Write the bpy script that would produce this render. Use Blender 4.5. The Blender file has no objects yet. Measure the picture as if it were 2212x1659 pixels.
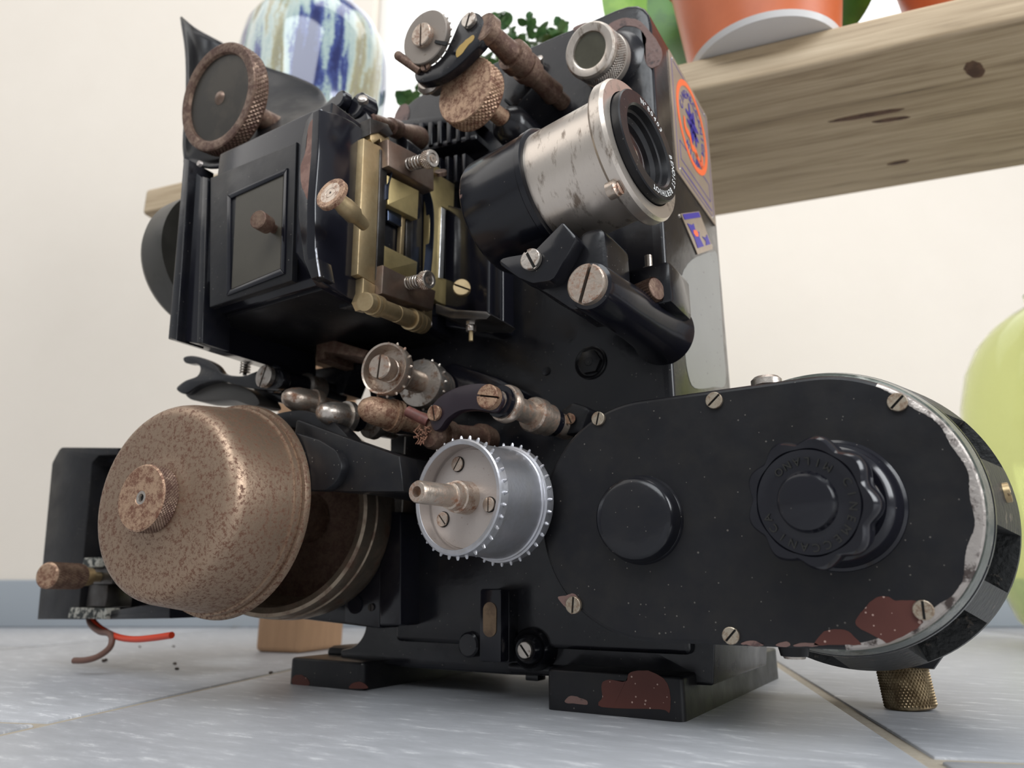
import bpy, bmesh, math, random
from mathutils import Vector, Matrix, noise
random.seed(7)
PI = math.pi
# ------------------------------------------------------------------ camera, light, exposure
FPX = 1560.0
CH = .064                                   # phone almost on the floor
PITCH = math.atan(440 / FPX); YAW = math.radians(31.5)
scene = bpy.context.scene
HD = Vector((-math.sin(YAW), math.cos(YAW), 0)); RT = Vector((math.cos(YAW), math.sin(YAW), 0)); ZZ = Vector((0, 0, 1))
FW = HD * math.cos(PITCH) + ZZ * math.sin(PITCH); UP = -HD * math.sin(PITCH) + ZZ * math.cos(PITCH)
CO = Vector((0, 0, CH))
cd = bpy.data.cameras.new('camera'); cam = bpy.data.objects.new('camera', cd); scene.collection.objects.link(cam)
cd.sensor_width = 36; cd.lens = FPX / 2212 * 36; cd.clip_start = .01; cd.clip_end = 50
M = Matrix((RT, UP, -FW)).transposed().to_4x4(); M.translation = CO; cam.matrix_world = M
cd.dof.use_dof = True; cd.dof.focus_distance = .36; cd.dof.aperture_fstop = 9.0
scene.camera = cam
scene.view_settings.view_transform = 'Standard'; scene.view_settings.look = 'None'
scene.view_settings.gamma = 1; scene.view_settings.exposure = 0.10; scene.view_settings.use_curve_mapping = False
w = bpy.data.worlds.new('world'); scene.world = w; w.use_nodes = True
bgn = w.node_tree.nodes['Background']; bgn.inputs[0].default_value = (.93, .96, 1, 1); bgn.inputs[1].default_value = .40

def area(name, loc, target, sx, sy, power, col):
    l = bpy.data.lights.new(name, 'AREA'); l.shape = 'RECTANGLE'; l.size = sx; l.size_y = sy; l.energy = power; l.color = col
    o = bpy.data.objects.new(name, l); scene.collection.objects.link(o); o.location = loc
    o.rotation_euler = (Vector(target) - Vector(loc)).to_track_quat('-Z', 'Y').to_euler(); return o
area('daylight_right', (1.5, .30, .85), (-.2, .35, .2), .7, 1.1, 22, (.94, .97, 1))
area('daylight_front', (.4, -1.3, 2.0), (-.3, .35, .15), 1.9, 1.2, 38, (.93, .97, 1))
area('left_fill', (-1.7, -.9, 2.2), (-.35, .35, .2), 2.0, 1.6, 11, (1, .95, .9))  # added warm fill, sized for a soft reflection on the lamp door
area('wall_fill', (.1, .75, 2.3), (-.6, 1.25, .6), 1.6, .7, 9, (1, .985, .96))  # added fill that brightens the back wall

# ------------------------------------------------------------------ measuring helpers (pixel of the photo -> point at a known plane)
def ray(x, y): return FW + RT * ((x - 1106) / FPX) - UP * ((y - 829.5) / FPX)
def oY(x, y, Y): d = ray(x, y); return CO + d * (Y / d.y)
def oX(x, y, X): d = ray(x, y); return CO + d * (X / d.x)
def oZ(x, y, Z): d = ray(x, y); return CO + d * ((Z - CH) / d.z)
def pr(P):
    q = Vector(P) - CO; wd = q.dot(FW); return 1106 + FPX * q.dot(RT) / wd, 829.5 - FPX * q.dot(UP) / wd, wd
def rpx(r, P): return r * pr(P)[2] / FPX

# ------------------------------------------------------------------ materials
MATS = {}
def mat(name, col, col2=None, metal=0., rough=.4, metal2=None, rough2=None, scale=60, thr=.5, soft=.05, bump=.0, bscale=400,
        spec=.5, coat=0., stretch=None, detail=6, dots=None, dscale=260, dthr=.12, rvar=0., nrough=.65, trans=0., ior=1.45, bdist=.0006, emis=None):
    if name in MATS: return MATS[name]
    m = bpy.data.materials.new(name); m.use_nodes = True; nt = m.node_tree; N = nt.nodes; L = nt.links
    b = N['Principled BSDF']; tc = N.new('ShaderNodeTexCoord'); src = tc.outputs['Object']
    if stretch:
        mp = N.new('ShaderNodeMapping'); mp.inputs['Scale'].default_value = stretch; L.new(src, mp.inputs[0]); src = mp.outputs[0]
    b.inputs['Base Color'].default_value = (*col, 1); b.inputs['Metallic'].default_value = metal; b.inputs['Roughness'].default_value = rough
    b.inputs['Specular IOR Level'].default_value = spec; b.inputs['Coat Weight'].default_value = coat; b.inputs['Coat Roughness'].default_value = .08
    b.inputs['Transmission Weight'].default_value = trans; b.inputs['IOR'].default_value = ior
    if emis: b.inputs['Emission Color'].default_value = (*emis[0], 1); b.inputs['Emission Strength'].default_value = emis[1]
    cs = None
    if col2:
        n = N.new('ShaderNodeTexNoise'); n.inputs['Scale'].default_value = scale; n.inputs['Detail'].default_value = detail
        n.inputs['Roughness'].default_value = nrough; L.new(src, n.inputs[0])
        r = N.new('ShaderNodeMapRange'); r.inputs[1].default_value = thr - soft; r.inputs[2].default_value = thr + soft; L.new(n.outputs[0], r.inputs[0])
        mx = N.new('ShaderNodeMix'); mx.data_type = 'RGBA'; mx.inputs[6].default_value = (*col, 1); mx.inputs[7].default_value = (*col2, 1)
        L.new(r.outputs[0], mx.inputs[0]); cs = mx.outputs[2]
        for nm, a, c in (('Metallic', metal, metal2), ('Roughness', rough, rough2)):
            if c is not None:
                mm = N.new('ShaderNodeMix'); mm.inputs[2].default_value = a; mm.inputs[3].default_value = c; L.new(r.outputs[0], mm.inputs[0]); L.new(mm.outputs[0], b.inputs[nm])
    if dots:
        v = N.new('ShaderNodeTexVoronoi'); v.inputs['Scale'].default_value = dscale; L.new(tc.outputs['Object'], v.inputs[0])
        n3 = N.new('ShaderNodeTexNoise'); n3.inputs['Scale'].default_value = dscale * .25; L.new(tc.outputs['Object'], n3.inputs[0])
        mu = N.new('ShaderNodeMath'); mu.operation = 'MULTIPLY'; L.new(n3.outputs[0], mu.inputs[0]); mu.inputs[1].default_value = dthr * 2
        lt = N.new('ShaderNodeMath'); lt.operation = 'LESS_THAN'; L.new(v.outputs['Distance'], lt.inputs[0]); L.new(mu.outputs[0], lt.inputs[1])
        sep = N.new('ShaderNodeSeparateColor'); L.new(v.outputs['Color'], sep.inputs[0])
        g = N.new('ShaderNodeMath'); g.operation = 'GREATER_THAN'; g.inputs[1].default_value = .72; L.new(sep.outputs[0], g.inputs[0])
        an = N.new('ShaderNodeMath'); an.operation = 'MULTIPLY'; L.new(lt.outputs[0], an.inputs[0]); L.new(g.outputs[0], an.inputs[1])
        mx = N.new('ShaderNodeMix'); mx.data_type = 'RGBA'; mx.inputs[6].default_value = (*col, 1); mx.inputs[7].default_value = (*dots, 1)
        if cs: L.new(cs, mx.inputs[6])
        L.new(an.outputs[0], mx.inputs[0]); cs = mx.outputs[2]
    if cs: L.new(cs, b.inputs['Base Color'])
    if rvar:
        n = N.new('ShaderNodeTexNoise'); n.inputs['Scale'].default_value = 55; n.inputs['Detail'].default_value = 8; L.new(tc.outputs['Object'], n.inputs[0])
        r = N.new('ShaderNodeMapRange'); r.inputs[1].default_value = .3; r.inputs[2].default_value = .7; r.inputs[3].default_value = rough - rvar; r.inputs[4].default_value = rough + rvar
        L.new(n.outputs[0], r.inputs[0]); L.new(r.outputs[0], b.inputs['Roughness'])
    if bump:
        n = N.new('ShaderNodeTexNoise'); n.inputs['Scale'].default_value = bscale; n.inputs['Detail'].default_value = 4; L.new(src, n.inputs[0])
        bp = N.new('ShaderNodeBump'); bp.inputs['Strength'].default_value = bump; bp.inputs['Distance'].default_value = bdist
        L.new(n.outputs[0], bp.inputs['Height']); L.new(bp.outputs[0], b.inputs['Normal'])
    MATS[name] = m; return m

SCREWM = mat('dull_screw_steel', (.42, .36, .28), (.22, .15, .10), metal=.85, metal2=.5, rough=.35, rough2=.5, scale=220, thr=.54, soft=.06, nrough=.85)
DUST = (.10, .09, .08)
BLK = mat('black_enamel', (.006, .0065, .010), (.014, .013, .014), rough=.22, scale=45, thr=.55, soft=.2, bump=.2, bscale=150, dots=DUST, dthr=.11, dscale=340, rvar=.08)
BLKC = mat('black_enamel_chipped', (.006, .0065, .010), (.17, .10, .085), rough=.2, rough2=.4, scale=34, thr=.66, soft=.006, bump=.15, bscale=120, dots=DUST, dthr=.07)
BLKS = mat('black_enamel_smooth', (.008, .008, .012), rough=.16, bump=.12, bscale=90, dots=DUST, dthr=.06)
BLKM = mat('black_enamel_matt', (.007, .007, .009), (.013, .012, .012), spec=.38, rough=.36, scale=70, thr=.55, soft=.15, bump=.18, bscale=160, dots=DUST, dthr=.12, dscale=340, rvar=.08)
WALLB = mat('worn_casting', (.012, .013, .013), (.09, .075, .06), rough=.45, scale=130, thr=.63, soft=.03, bump=.8, bscale=260, bdist=.001)
EDGE = mat('worn_bare_edge', (.42, .38, .35), (.05, .035, .03), metal=.75, metal2=.1, rough=.38, rough2=.5, scale=150, thr=.57, soft=.05, bump=.7, bscale=400)
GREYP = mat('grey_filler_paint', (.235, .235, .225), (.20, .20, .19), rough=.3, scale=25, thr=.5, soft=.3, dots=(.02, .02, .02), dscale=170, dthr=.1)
EDGE2 = mat('scuffed_rim', (.09, .10, .085), (.30, .30, .27), metal=.3, metal2=.7, rough=.2, rough2=.35, scale=60, thr=.56, soft=.08, bump=.3, bscale=200)
PRIM = mat('red_primer', (.10, .028, .019), (.085, .022, .015), rough=.55, scale=40, thr=.5, soft=.2, dots=(.45, .3, .25), dscale=420, dthr=.2)
PINK = mat('pinkish_primer', (.17, .10, .085), (.05, .03, .03), rough=.35, scale=90, thr=.6, soft=.05, bump=.3)
RUST = mat('rusty_knob_steel', (.44, .29, .19), (.15, .062, .036), metal=.5, metal2=.15, rough=.42, rough2=.6, scale=170, thr=.51, soft=.05, bump=.3, bscale=500, nrough=.88, detail=10)
RUSTD = mat('dark_rusty_steel', (.21, .14, .10), (.095, .048, .034), metal=.6, metal2=.3, rough=.36, rough2=.55, scale=160, thr=.5, soft=.08, nrough=.8, bump=.5, bscale=420)
DRUM = mat('speckled_rusty_steel', (.33, .235, .165), (.13, .058, .034), metal=.75, metal2=.2, rough=.40, rough2=.6, scale=400, thr=.53, soft=.03, bump=.15, bscale=600, nrough=.85, detail=8)
DRUMB = mat('tarnished_steel', (.27, .215, .16), (.13, .075, .05), metal=.8, metal2=.4, rough=.33, rough2=.5, scale=90, thr=.56, soft=.1, bump=.25, bscale=300)
STEEL = mat('aged_steel', (.52, .47, .42), (.2, .13, .09), metal=.9, metal2=.5, rough=.33, rough2=.5, scale=200, thr=.58, soft=.06, bump=.3, bscale=500)
STEELR = mat('rust_stained_steel', (.50, .42, .35), (.24, .11, .06), metal=.8, metal2=.35, rough=.3, rough2=.5, scale=170, thr=.55, soft=.06, bump=.3, bscale=400, nrough=.85, detail=10)
ALUD = mat('dull_brownish_disc', (.27, .235, .205), (.17, .13, .1), metal=.6, rough=.45, scale=300, thr=.66, soft=.03)
ALU = mat('matt_aluminium', (.47, .42, .39), (.30, .22, .18), metal=.6, rough=.42, scale=350, thr=.68, soft=.03, bump=.15, bscale=800)
ALUS = mat('polished_aluminium', (.50, .50, .53), (.36, .35, .34), metal=.9, rough=.36, rough2=.42, scale=60, thr=.6, soft=.15, bump=.1, bscale=400, stretch=(1, 1, 1))
CHROME = mat('worn_nickel', (.64, .57, .50), (.24, .19, .15), metal=.85, rough=.33, rough2=.45, scale=60, thr=.605, soft=.06, bump=.15, bscale=250, stretch=(3, 1, 1), detail=10)
BRASS = mat('old_brass', (.46, .35, .20), (.33, .235, .12), metal=.75, rough=.36, rough2=.45, scale=70, thr=.55, soft=.15, bump=.15, bscale=300)
BRASSB = mat('bright_brass', (.60, .47, .22), (.45, .35, .17), metal=.75, rough=.38, scale=60, thr=.55, soft=.15)
BRONZE = mat('browned_steel', (.23, .18, .145), (.15, .09, .065), metal=.7, rough=.32, rough2=.42, scale=70, thr=.5, soft=.2)
BLUED = mat('blued_steel', (.13, .16, .24), metal=.95, rough=.2)
DARKST = mat('dark_steel', (.10, .095, .09), (.05, .04, .035), metal=.8, rough=.3, scale=80, thr=.5, soft=.2)
HOLE = mat('dark_recess', (.004, .004, .004), rough=.7)
GLASSD = mat('dark_lens_glass', (.02, .018, .016), rough=.03, spec=.9, coat=.6)
LENSG = mat('coated_lens_glass', (.10, .05, .035), (.02, .016, .02), rough=.02, spec=1., coat=1., scale=45, thr=.5, soft=.2)
OLIVE = mat('olive_glass', (.10, .095, .065), (.06, .055, .035), rough=.12, scale=60, thr=.5, soft=.3, coat=.4)
DOORG = mat('olive_reflection_panel', (.062, .054, .040), (.045, .039, .028), rough=.35, scale=25, thr=.5, soft=.2, spec=.5)  # olive reflection of the room put into the base colour
WHITE = mat('engraved_white', (.75, .75, .73), rough=.5)
EMB = mat('embossed_black', (.022, .021, .018), rough=.35)
PLATE = mat('champagne_nameplate', (.52, .42, .33), (.43, .34, .26), metal=.55, rough=.36, scale=60, thr=.5, soft=.2)
ORANGE = mat('orange_ink', (.90, .16, .05), rough=.4)
BLUEI = mat('blue_ink', (.05, .035, .30), rough=.4)
YEL = mat('yellow_paint', (.42, .27, .07), rough=.5)
WIRER = mat('red_wire', (.62, .05, .015), rough=.4)
WIREB = mat('brown_wire', (.15, .075, .055), rough=.5)
COBW = mat('cobweb_fluff', (.28, .14, .09), rough=.9)

# ------------------------------------------------------------------ geometry helpers
def V(*a): return Vector(a)
class Mesh:
    def __init__(s): s.bm = bmesh.new(); s.mats = []
    def mi(s, m):
        if m not in s.mats: s.mats.append(m)
        return s.mats.index(m)
    def poly(s, vs, fs, m, smooth=True):
        i = s.mi(m); b = [s.bm.verts.new(v) for v in vs]
        for f in fs:
            try:
                q = s.bm.faces.new([b[k] for k in f]); q.material_index = i; q.smooth = smooth
            except ValueError: pass
        return b
    def lathe(s, P, d, prof, m, seg=48, caps=True, ref=None):
        """prof: (distance along d, radius); a third item gives that band another material"""
        P = Vector(P); d = Vector(d).normalized(); a = d.orthogonal().normalized() if ref is None else (Vector(ref) - d * d.dot(Vector(ref))).normalized(); b = d.cross(a)
        rings = []
        for st in prof:
            t, r = st[0], st[1]
            if r < 1e-6: rings.append([s.bm.verts.new(P + d * t)])
            else: rings.append([s.bm.verts.new(P + d * t + (a * math.cos(2 * PI * k / seg) + b * math.sin(2 * PI * k / seg)) * r) for k in range(seg)])
        for j in range(len(rings) - 1):
            mm = s.mi(prof[j + 1][2] if len(prof[j + 1]) > 2 else m); A, B = rings[j], rings[j + 1]
            for k in range(seg):
                k2 = (k + 1) % seg
                if len(A) == 1 and len(B) == 1: break
                if len(A) == 1: f = [A[0], B[k], B[k2]]
                elif len(B) == 1: f = [A[k], A[k2], B[0]]
                else: f = [A[k], A[k2], B[k2], B[k]]
                q = s.bm.faces.new(f); q.material_index = mm; q.smooth = True
        if caps:
            for R_, fl in ((rings[0], 1), (rings[-1], 0)):
                if len(R_) > 1:
                    q = s.bm.faces.new(R_[::-1] if fl else R_); q.material_index = s.mi(m)
        return s
    def knurl(s, P, d, r, t0, t1, m, nu=64, nv=8, h=.0006, straight=False):
        P = Vector(P); d = Vector(d).normalized(); a = d.orthogonal().normalized(); b = d.cross(a); i = s.mi(m); rings = []
        if straight: nv = 2
        for j in range(nv + 1):
            t = t0 + (t1 - t0) * j / nv; off = 0 if straight else .5 * j
            rr = []
            for k in range(nu * 2 if not straight else nu * 2):
                ph = 2 * PI * (k / 2 + 0) / nu
                up = (k % 2 == 0) if straight else ((k + j) % 2 == 0)
                q = r + (h if up and (0 < j < nv or straight) else -h * .3)
                rr.append(s.bm.verts.new(P + d * t + (a * math.cos(ph) + b * math.sin(ph)) * q))
            rings.append(rr)
        n = len(rings[0])
        for j in range(nv):
            for k in range(n):
                k2 = (k + 1) % n
                A = [rings[j][k], rings[j][k2], rings[j + 1][k2], rings[j + 1][k]]
                if straight: q = s.bm.faces.new(A); q.material_index = i; q.smooth = False
                else:
                    if (k + j) % 2 == 0: T = ([A[0], A[1], A[3]], [A[1], A[2], A[3]])
                    else: T = ([A[0], A[1], A[2]], [A[0], A[2], A[3]])
                    # split along the valley diagonal so that raised points stay pyramids
                    for tt in T: q = s.bm.faces.new(tt); q.material_index = i; q.smooth = False
        return s
    def box(s, c, size, m, bev=.0006, rot=None, seg=2):
        n0 = bmesh.new(); bmesh.ops.create_cube(n0, size=1)
        bmesh.ops.scale(n0, vec=size, verts=n0.verts)
        if bev: bmesh.ops.bevel(n0, geom=list(n0.edges), offset=bev, segments=seg, affect='EDGES', profile=.5)
        if rot is not None: bmesh.ops.transform(n0, matrix=rot.to_4x4(), verts=n0.verts)
        bmesh.ops.translate(n0, vec=Vector(c), verts=n0.verts); s.merge(n0, m); return s
    def bb(s, lo, hi, m, bev=.0006, seg=2):
        return s.box([(a + b) / 2 for a, b in zip(lo, hi)], [abs(b - a) for a, b in zip(lo, hi)], m, bev, None, seg)
    def merge(s, bm2, m, smooth=True):
        i = s.mi(m); mp = {v: s.bm.verts.new(v.co) for v in bm2.verts}
        for f in bm2.faces:
            q = s.bm.faces.new([mp[v] for v in f.verts]); q.material_index = i; q.smooth = smooth
        bm2.free()
    def prism(s, pts, ext, m, bev=.0005, seg=2, both=False):
        """pts: 3D polygon in one plane, ext: extrusion vector"""
        n0 = bmesh.new(); A = [n0.verts.new(p) for p in pts]; B = [n0.verts.new(Vector(p) + Vector(ext)) for p in pts]; n = len(pts)
        f1 = n0.faces.new(A); f2 = n0.faces.new(B[::-1])
        for k in range(n): n0.faces.new([A[(k + 1) % n], A[k], B[k], B[(k + 1) % n]])
        bmesh.ops.recalc_face_normals(n0, faces=n0.faces)
        if bev:
            ed = set(f1.edges) | (set(f2.edges) if both else set())
            bmesh.ops.bevel(n0, geom=list(ed), offset=bev, segments=seg, affect='EDGES', profile=.5, clamp_overlap=True)
        s.merge(n0, m); return s
    def tube(s, pts, r, m, seg=12, caps=True):
        pts = [Vector(p) for p in pts]; rings = []; prev = None
        for i, p in enumerate(pts):
            t = (pts[min(i + 1, len(pts) - 1)] - pts[max(i - 1, 0)]).normalized()
            a = t.orthogonal().normalized() if prev is None else (prev - t * t.dot(prev)).normalized(); prev = a; b = t.cross(a)
            rr = r[i] if isinstance(r, (list, tuple)) else r
            rings.append([s.bm.verts.new(p + (a * math.cos(2 * PI * k / seg) + b * math.sin(2 * PI * k / seg)) * rr) for k in range(seg)])
        i = s.mi(m)
        for j in range(len(rings) - 1):
            for k in range(seg):
                q = s.bm.faces.new([rings[j][k], rings[j][(k + 1) % seg], rings[j + 1][(k + 1) % seg], rings[j + 1][k]]); q.material_index = i; q.smooth = True
        if caps:
            for R_ in (rings[0], rings[-1]): q = s.bm.faces.new(R_); q.material_index = i
        return s
    def build(s, name, parent=None, label=None, sharp=31):
        if getattr(s, 'flakes', None):
            o = None
            for bmf, mf in s.flakes:
                q = Mesh(); q.merge(bmf, mf); o = q.build(name, parent, label)
            if not s.bm.verts: return o
        bmesh.ops.recalc_face_normals(s.bm, faces=s.bm.faces)
        for e in s.bm.edges:
            if len(e.link_faces) == 2 and e.calc_face_angle(0) > math.radians(sharp): e.smooth = False
        me = bpy.data.meshes.new(name)
        root = parent
        while root is not None and root.parent is not None: root = root.parent
        if root is not None: bmesh.ops.translate(s.bm, vec=-root.location, verts=s.bm.verts)
        s.bm.to_mesh(me); s.bm.free()
        for m in s.mats: me.materials.append(m)
        o = bpy.data.objects.new(name, me); scene.collection.objects.link(o)
        if parent is not None: o.parent = parent
        if label: o['label'] = label
        return o
def tag(o, label=None, cat=None, group=None, kind=None):
    if label: o['label'] = label
    if cat: o['category'] = cat
    if group: o['group'] = group
    if kind: o['kind'] = kind
    return o
def empty(name, loc):
    o = bpy.data.objects.new(name, None); scene.collection.objects.link(o); o.location = loc; o.empty_display_size = .02; return o
def rounded(pts, r, n=5):
    """round the corners of a planar 3D polygon; r one radius or one per corner"""
    out = []; N_ = len(pts)
    for i in range(N_):
        p = Vector(pts[i]); a = Vector(pts[i - 1]); b = Vector(pts[(i + 1) % N_]); rr = r[i] if isinstance(r, (list, tuple)) else r
        if rr <= 0: out.append(p); continue
        u = (a - p).normalized(); v = (b - p).normalized(); ang = u.angle(v); tl = min(rr / math.tan(ang / 2), (a - p).length * .49, (b - p).length * .49)
        s0 = p + u * tl; s1 = p + v * tl
        for k in range(n + 1):
            t = k / n; out.append(s0 * (1 - t) ** 2 + p * 2 * t * (1 - t) + s1 * t * t)
    return out
def smooth_path(pts, n=8):
    P = [Vector(p) for p in pts]; P = [P[0] * 2 - P[1]] + P + [P[-1] * 2 - P[-2]]; out = []
    for i in range(1, len(P) - 2):
        for k in range(n):
            t = k / n; a, b, c, d = P[i - 1:i + 3]
            out.append(.5 * ((2 * b) + (-a + c) * t + (2 * a - 5 * b + 4 * c - d) * t * t + (-a + 3 * b - 3 * c + d) * t ** 3))
    out.append(P[-2]); return out
def smooth_loop(pts, n=6):
    P = [Vector(p) for p in pts]; N_ = len(P); out = []
    for i in range(N_):
        a, b, c, d = P[i - 1], P[i], P[(i + 1) % N_], P[(i + 2) % N_]
        for k in range(n):
            t = k / n; out.append(.5 * ((2 * b) + (-a + c) * t + (2 * a - 5 * b + 4 * c - d) * t * t + (-a + 3 * b - 3 * c + d) * t ** 3))
    return out
# polygons traced on a plane of known depth
def pY(pts, Y): return [oY(x, y, Y) for x, y in pts]
def pX(pts, X): return [oX(x, y, X) for x, y in pts]

class Shaft:
    """a turned shaft whose axis goes from the photo pixel a at depth Ya to pixel b at depth Yb"""
    def __init__(s, a, Ya, b, Yb=None, nat=0):
        s.A = oY(*a, Ya)
        s.d = Vector((0, 1, 0)) if Yb is None else (oY(*b, Yb) - s.A).normalized()
        s.d = (s.d * (1 - nat) + Vector((0, 1, 0)) * nat).normalized()
    def t(s, px):
        lo, hi = -.1, .6
        f = lambda t: pr(s.A + s.d * t)[0] - px
        for _ in range(50):
            mid = (lo + hi) / 2
            if (f(mid) > 0) == (f(hi) > 0): hi = mid
            else: lo = mid
        return (lo + hi) / 2
    def P(s, px): return s.A + s.d * s.t(px)
    def prof(s, st):
        out = []
        for q in st:
            P = s.P(q[0]); out.append((s.t(q[0]), rpx(q[1], P)) + tuple(q[2:]))
        return out

def slot_head(msh, P, d, r, m, h=None, ang=0., slot=.16, dome=False, refv=(0, 0, 1)):
    """a round screw head with a real slot; d points out of the surface"""
    P = Vector(P); d = Vector(d).normalized(); h = h or r * .45
    a = (Vector(refv) - d * d.dot(Vector(refv))).normalized(); b = d.cross(a)
    u = a * math.cos(ang) + b * math.sin(ang); v = d.cross(u)
    msh.lathe(P, d, [(0, r), (h * .45, r)], m, 32)
    w_ = slot * r
    for sg in (-1, 1):
        A = math.acos(w_ / r) - .001; n = 14; pts = []
        for k in range(n + 1):
            ph = -A + 2 * A * k / n; pts.append(P + d * h * .44 + (v * sg * math.cos(ph) + u * math.sin(ph)) * r)
        top = [q + d * h * .45 for q in pts]; c = P + d * h * .44 + v * sg * w_
        cen = P + d * h * (1.05 if dome else .9)
        n0 = bmesh.new(); A1 = [n0.verts.new(q) for q in pts]; B1 = [n0.verts.new(q) for q in top]
        ins = [n0.verts.new(q + d * h * .1 - ((q - cen) - d * (q - cen).dot(d)) * .08) for q in top]
        for k in range(n):
            n0.faces.new([A1[k], A1[k + 1], B1[k + 1], B1[k]]); n0.faces.new([B1[k], B1[k + 1], ins[k + 1], ins[k]])
        n0.faces.new([A1[0], B1[0], ins[0], ins[-1], B1[-1], A1[-1]]); n0.faces.new(ins)
        msh.merge(n0, m)
    msh.lathe(P, d, [(0, r * .9), (h * .47, r * .9)], HOLE, 24)
def screw(parent, px, Y, r_px, m=STEEL, ang=.6, name='screw', h=None, lab=None, P=None, d=(0, -1, 0), slot=.15, dome=True):
    k = Mesh(); P = P or oY(*px, Y); r = rpx(r_px, P)
    slot_head(k, P, d, r, m, h or r * .5, ang, slot, dome); return k.build(name, parent, lab)
def hexa(msh, P, d, r, h, m, rot=0, bev=.0003):
    P = Vector(P); d = Vector(d).normalized(); a = d.orthogonal().normalized(); b = d.cross(a)
    msh.prism([P + (a * math.cos(rot + PI / 3 * k) + b * math.sin(rot + PI / 3 * k)) * r for k in range(6)], d * h, m, bev, both=True)
def spring(msh, P, d, r, L_, turns, wr, m):
    P = Vector(P); d = Vector(d).normalized(); a = d.orthogonal().normalized(); b = d.cross(a); n = int(turns * 14)
    msh.tube([P + d * L_ * k / n + (a * math.cos(2 * PI * turns * k / n) + b * math.sin(2 * PI * turns * k / n)) * r for k in range(n + 1)], wr, m, 6)
_tc = {}
def text_geo(ch, size):
    k = (ch, size)
    if k not in _tc:
        c = bpy.data.curves.new('t', 'FONT'); c.body = ch; c.size = size; c.extrude = 0; c.align_x = 'CENTER'; c.resolution_u = 3
        o = bpy.data.objects.new('t', c); me = bpy.data.meshes.new_from_object(o)
        _tc[k] = ([v.co.copy() for v in me.vertices], [list(p.vertices) for p in me.polygons], max([v.co.x for v in me.vertices] + [0]) - min([v.co.x for v in me.vertices] + [0]))
        bpy.data.objects.remove(o); bpy.data.curves.remove(c); bpy.data.meshes.remove(me)
    return _tc[k]
def letter(msh, ch, size, P, u, v, m, thick=.0002, sx=1.):
    """flat letter standing a hair proud of the surface, u = reading direction, v = up"""
    vs, fs, _ = text_geo(ch, size); P = Vector(P); n = Vector(u).cross(Vector(v)).normalized(); N0 = len(vs)
    W = [P + u * q.x * sx + v * q.y + n * thick for q in vs]; W2 = [P + u * q.x * sx + v * q.y for q in vs]
    msh.poly(W, fs, m, False); msh.poly(W2, [f[::-1] for f in fs], m, False)
    ec = {}
    for f in fs:
        for k in range(len(f)):
            e = (f[k], f[(k + 1) % len(f)]); ec[tuple(sorted(e))] = ec.get(tuple(sorted(e)), 0) + 1
    al = W + W2
    msh.poly(al, [[a, b, b + N0, a + N0] for (a, b), c in ec.items() if c == 1], m, False)
def arc_text(msh, txt, C_, u, v, R, a0, step, size, m, inward=False, thick=.0002):
    for i, ch in enumerate(txt):
        if ch == ' ': continue
        a = a0 + (step * i if inward else -step * i)
        rad = u * math.cos(a) + v * math.sin(a)
        if inward: rd = -u * math.sin(a) + v * math.cos(a); up = -rad
        else: rd = u * math.sin(a) - v * math.cos(a); up = rad
        letter(msh, ch, size, C_ + rad * R - up * size * .35, rd, up, m, thick)
def ring_flat(msh, C_, u, v, r0, r1, m, t=.0003, a0=0, a1=2 * PI, n=48, su=1., sv=1.):
    nn = u.cross(v).normalized(); vs = []
    for k in range(n + 1):
        a = a0 + (a1 - a0) * k / n; e = u * math.cos(a) * su + v * math.sin(a) * sv
        vs += [C_ + e * r0, C_ + e * r1, C_ + e * r1 + nn * t, C_ + e * r0 + nn * t]
    fs = []
    for k in range(n):
        for q in range(4): fs.append([k * 4 + q, k * 4 + (q + 1) % 4, (k + 1) * 4 + (q + 1) % 4, (k + 1) * 4 + q])
    msh.poly(vs, fs, m, False)

exec_parts = []
# ------------------------------------------------------------------ the setting
def simple_nodes(name, build):
    m = bpy.data.materials.new(name); m.use_nodes = True; nt = m.node_tree; build(nt, nt.nodes, nt.links, nt.nodes['Principled BSDF']); return m
def ramp(N, stops):
    r = N.new('ShaderNodeValToRGB'); e = r.color_ramp.elements
    while len(e) > 1: e.remove(e[-1])
    e[0].position = stops[0][0]; e[0].color = (*stops[0][1], 1)
    for p, c in stops[1:]: q = e.new(p); q.color = (*c, 1)
    return r
def nz(N, L, scale, stretch=None, detail=8, rough=.6, rot=None, dist=0):
    tc = N.new('ShaderNodeTexCoord'); mp = N.new('ShaderNodeMapping'); L.new(tc.outputs['Object'], mp.inputs[0])
    if stretch: mp.inputs['Scale'].default_value = stretch
    if rot: mp.inputs['Rotation'].default_value = rot
    n = N.new('ShaderNodeTexNoise'); n.inputs['Scale'].default_value = scale; n.inputs['Detail'].default_value = detail
    n.inputs['Roughness'].default_value = rough; n.inputs['Distortion'].default_value = dist; L.new(mp.outputs[0], n.inputs[0]); return n
def m_tile(nt, N, L, b):
    a = nz(N, L, 30, (1, 3.5, 1), rot=(0, 0, -math.radians(24)), detail=12, rough=.75)
    r = ramp(N, [(.36, (.38, .39, .41)), (.53, (.43, .44, .465)), (.585, (.49, .50, .525)), (.62, (.64, .65, .665)), (.70, (.67, .675, .69))])
    L.new(a.outputs[0], r.inputs[0]); L.new(r.outputs[0], b.inputs['Base Color']); b.inputs['Roughness'].default_value = .42
    n = nz(N, L, 160); bp = N.new('ShaderNodeBump'); bp.inputs['Strength'].default_value = .25; bp.inputs['Distance'].default_value = .0006
    L.new(n.outputs[0], bp.inputs['Height']); L.new(bp.outputs[0], b.inputs['Normal'])
TILE = simple_nodes('grey_stone_tile', m_tile)
GROUT = mat('beige_grout', (.44, .39, .31), (.36, .31, .25), rough=.85, scale=300, thr=.5, soft=.2, bump=.5)
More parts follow.
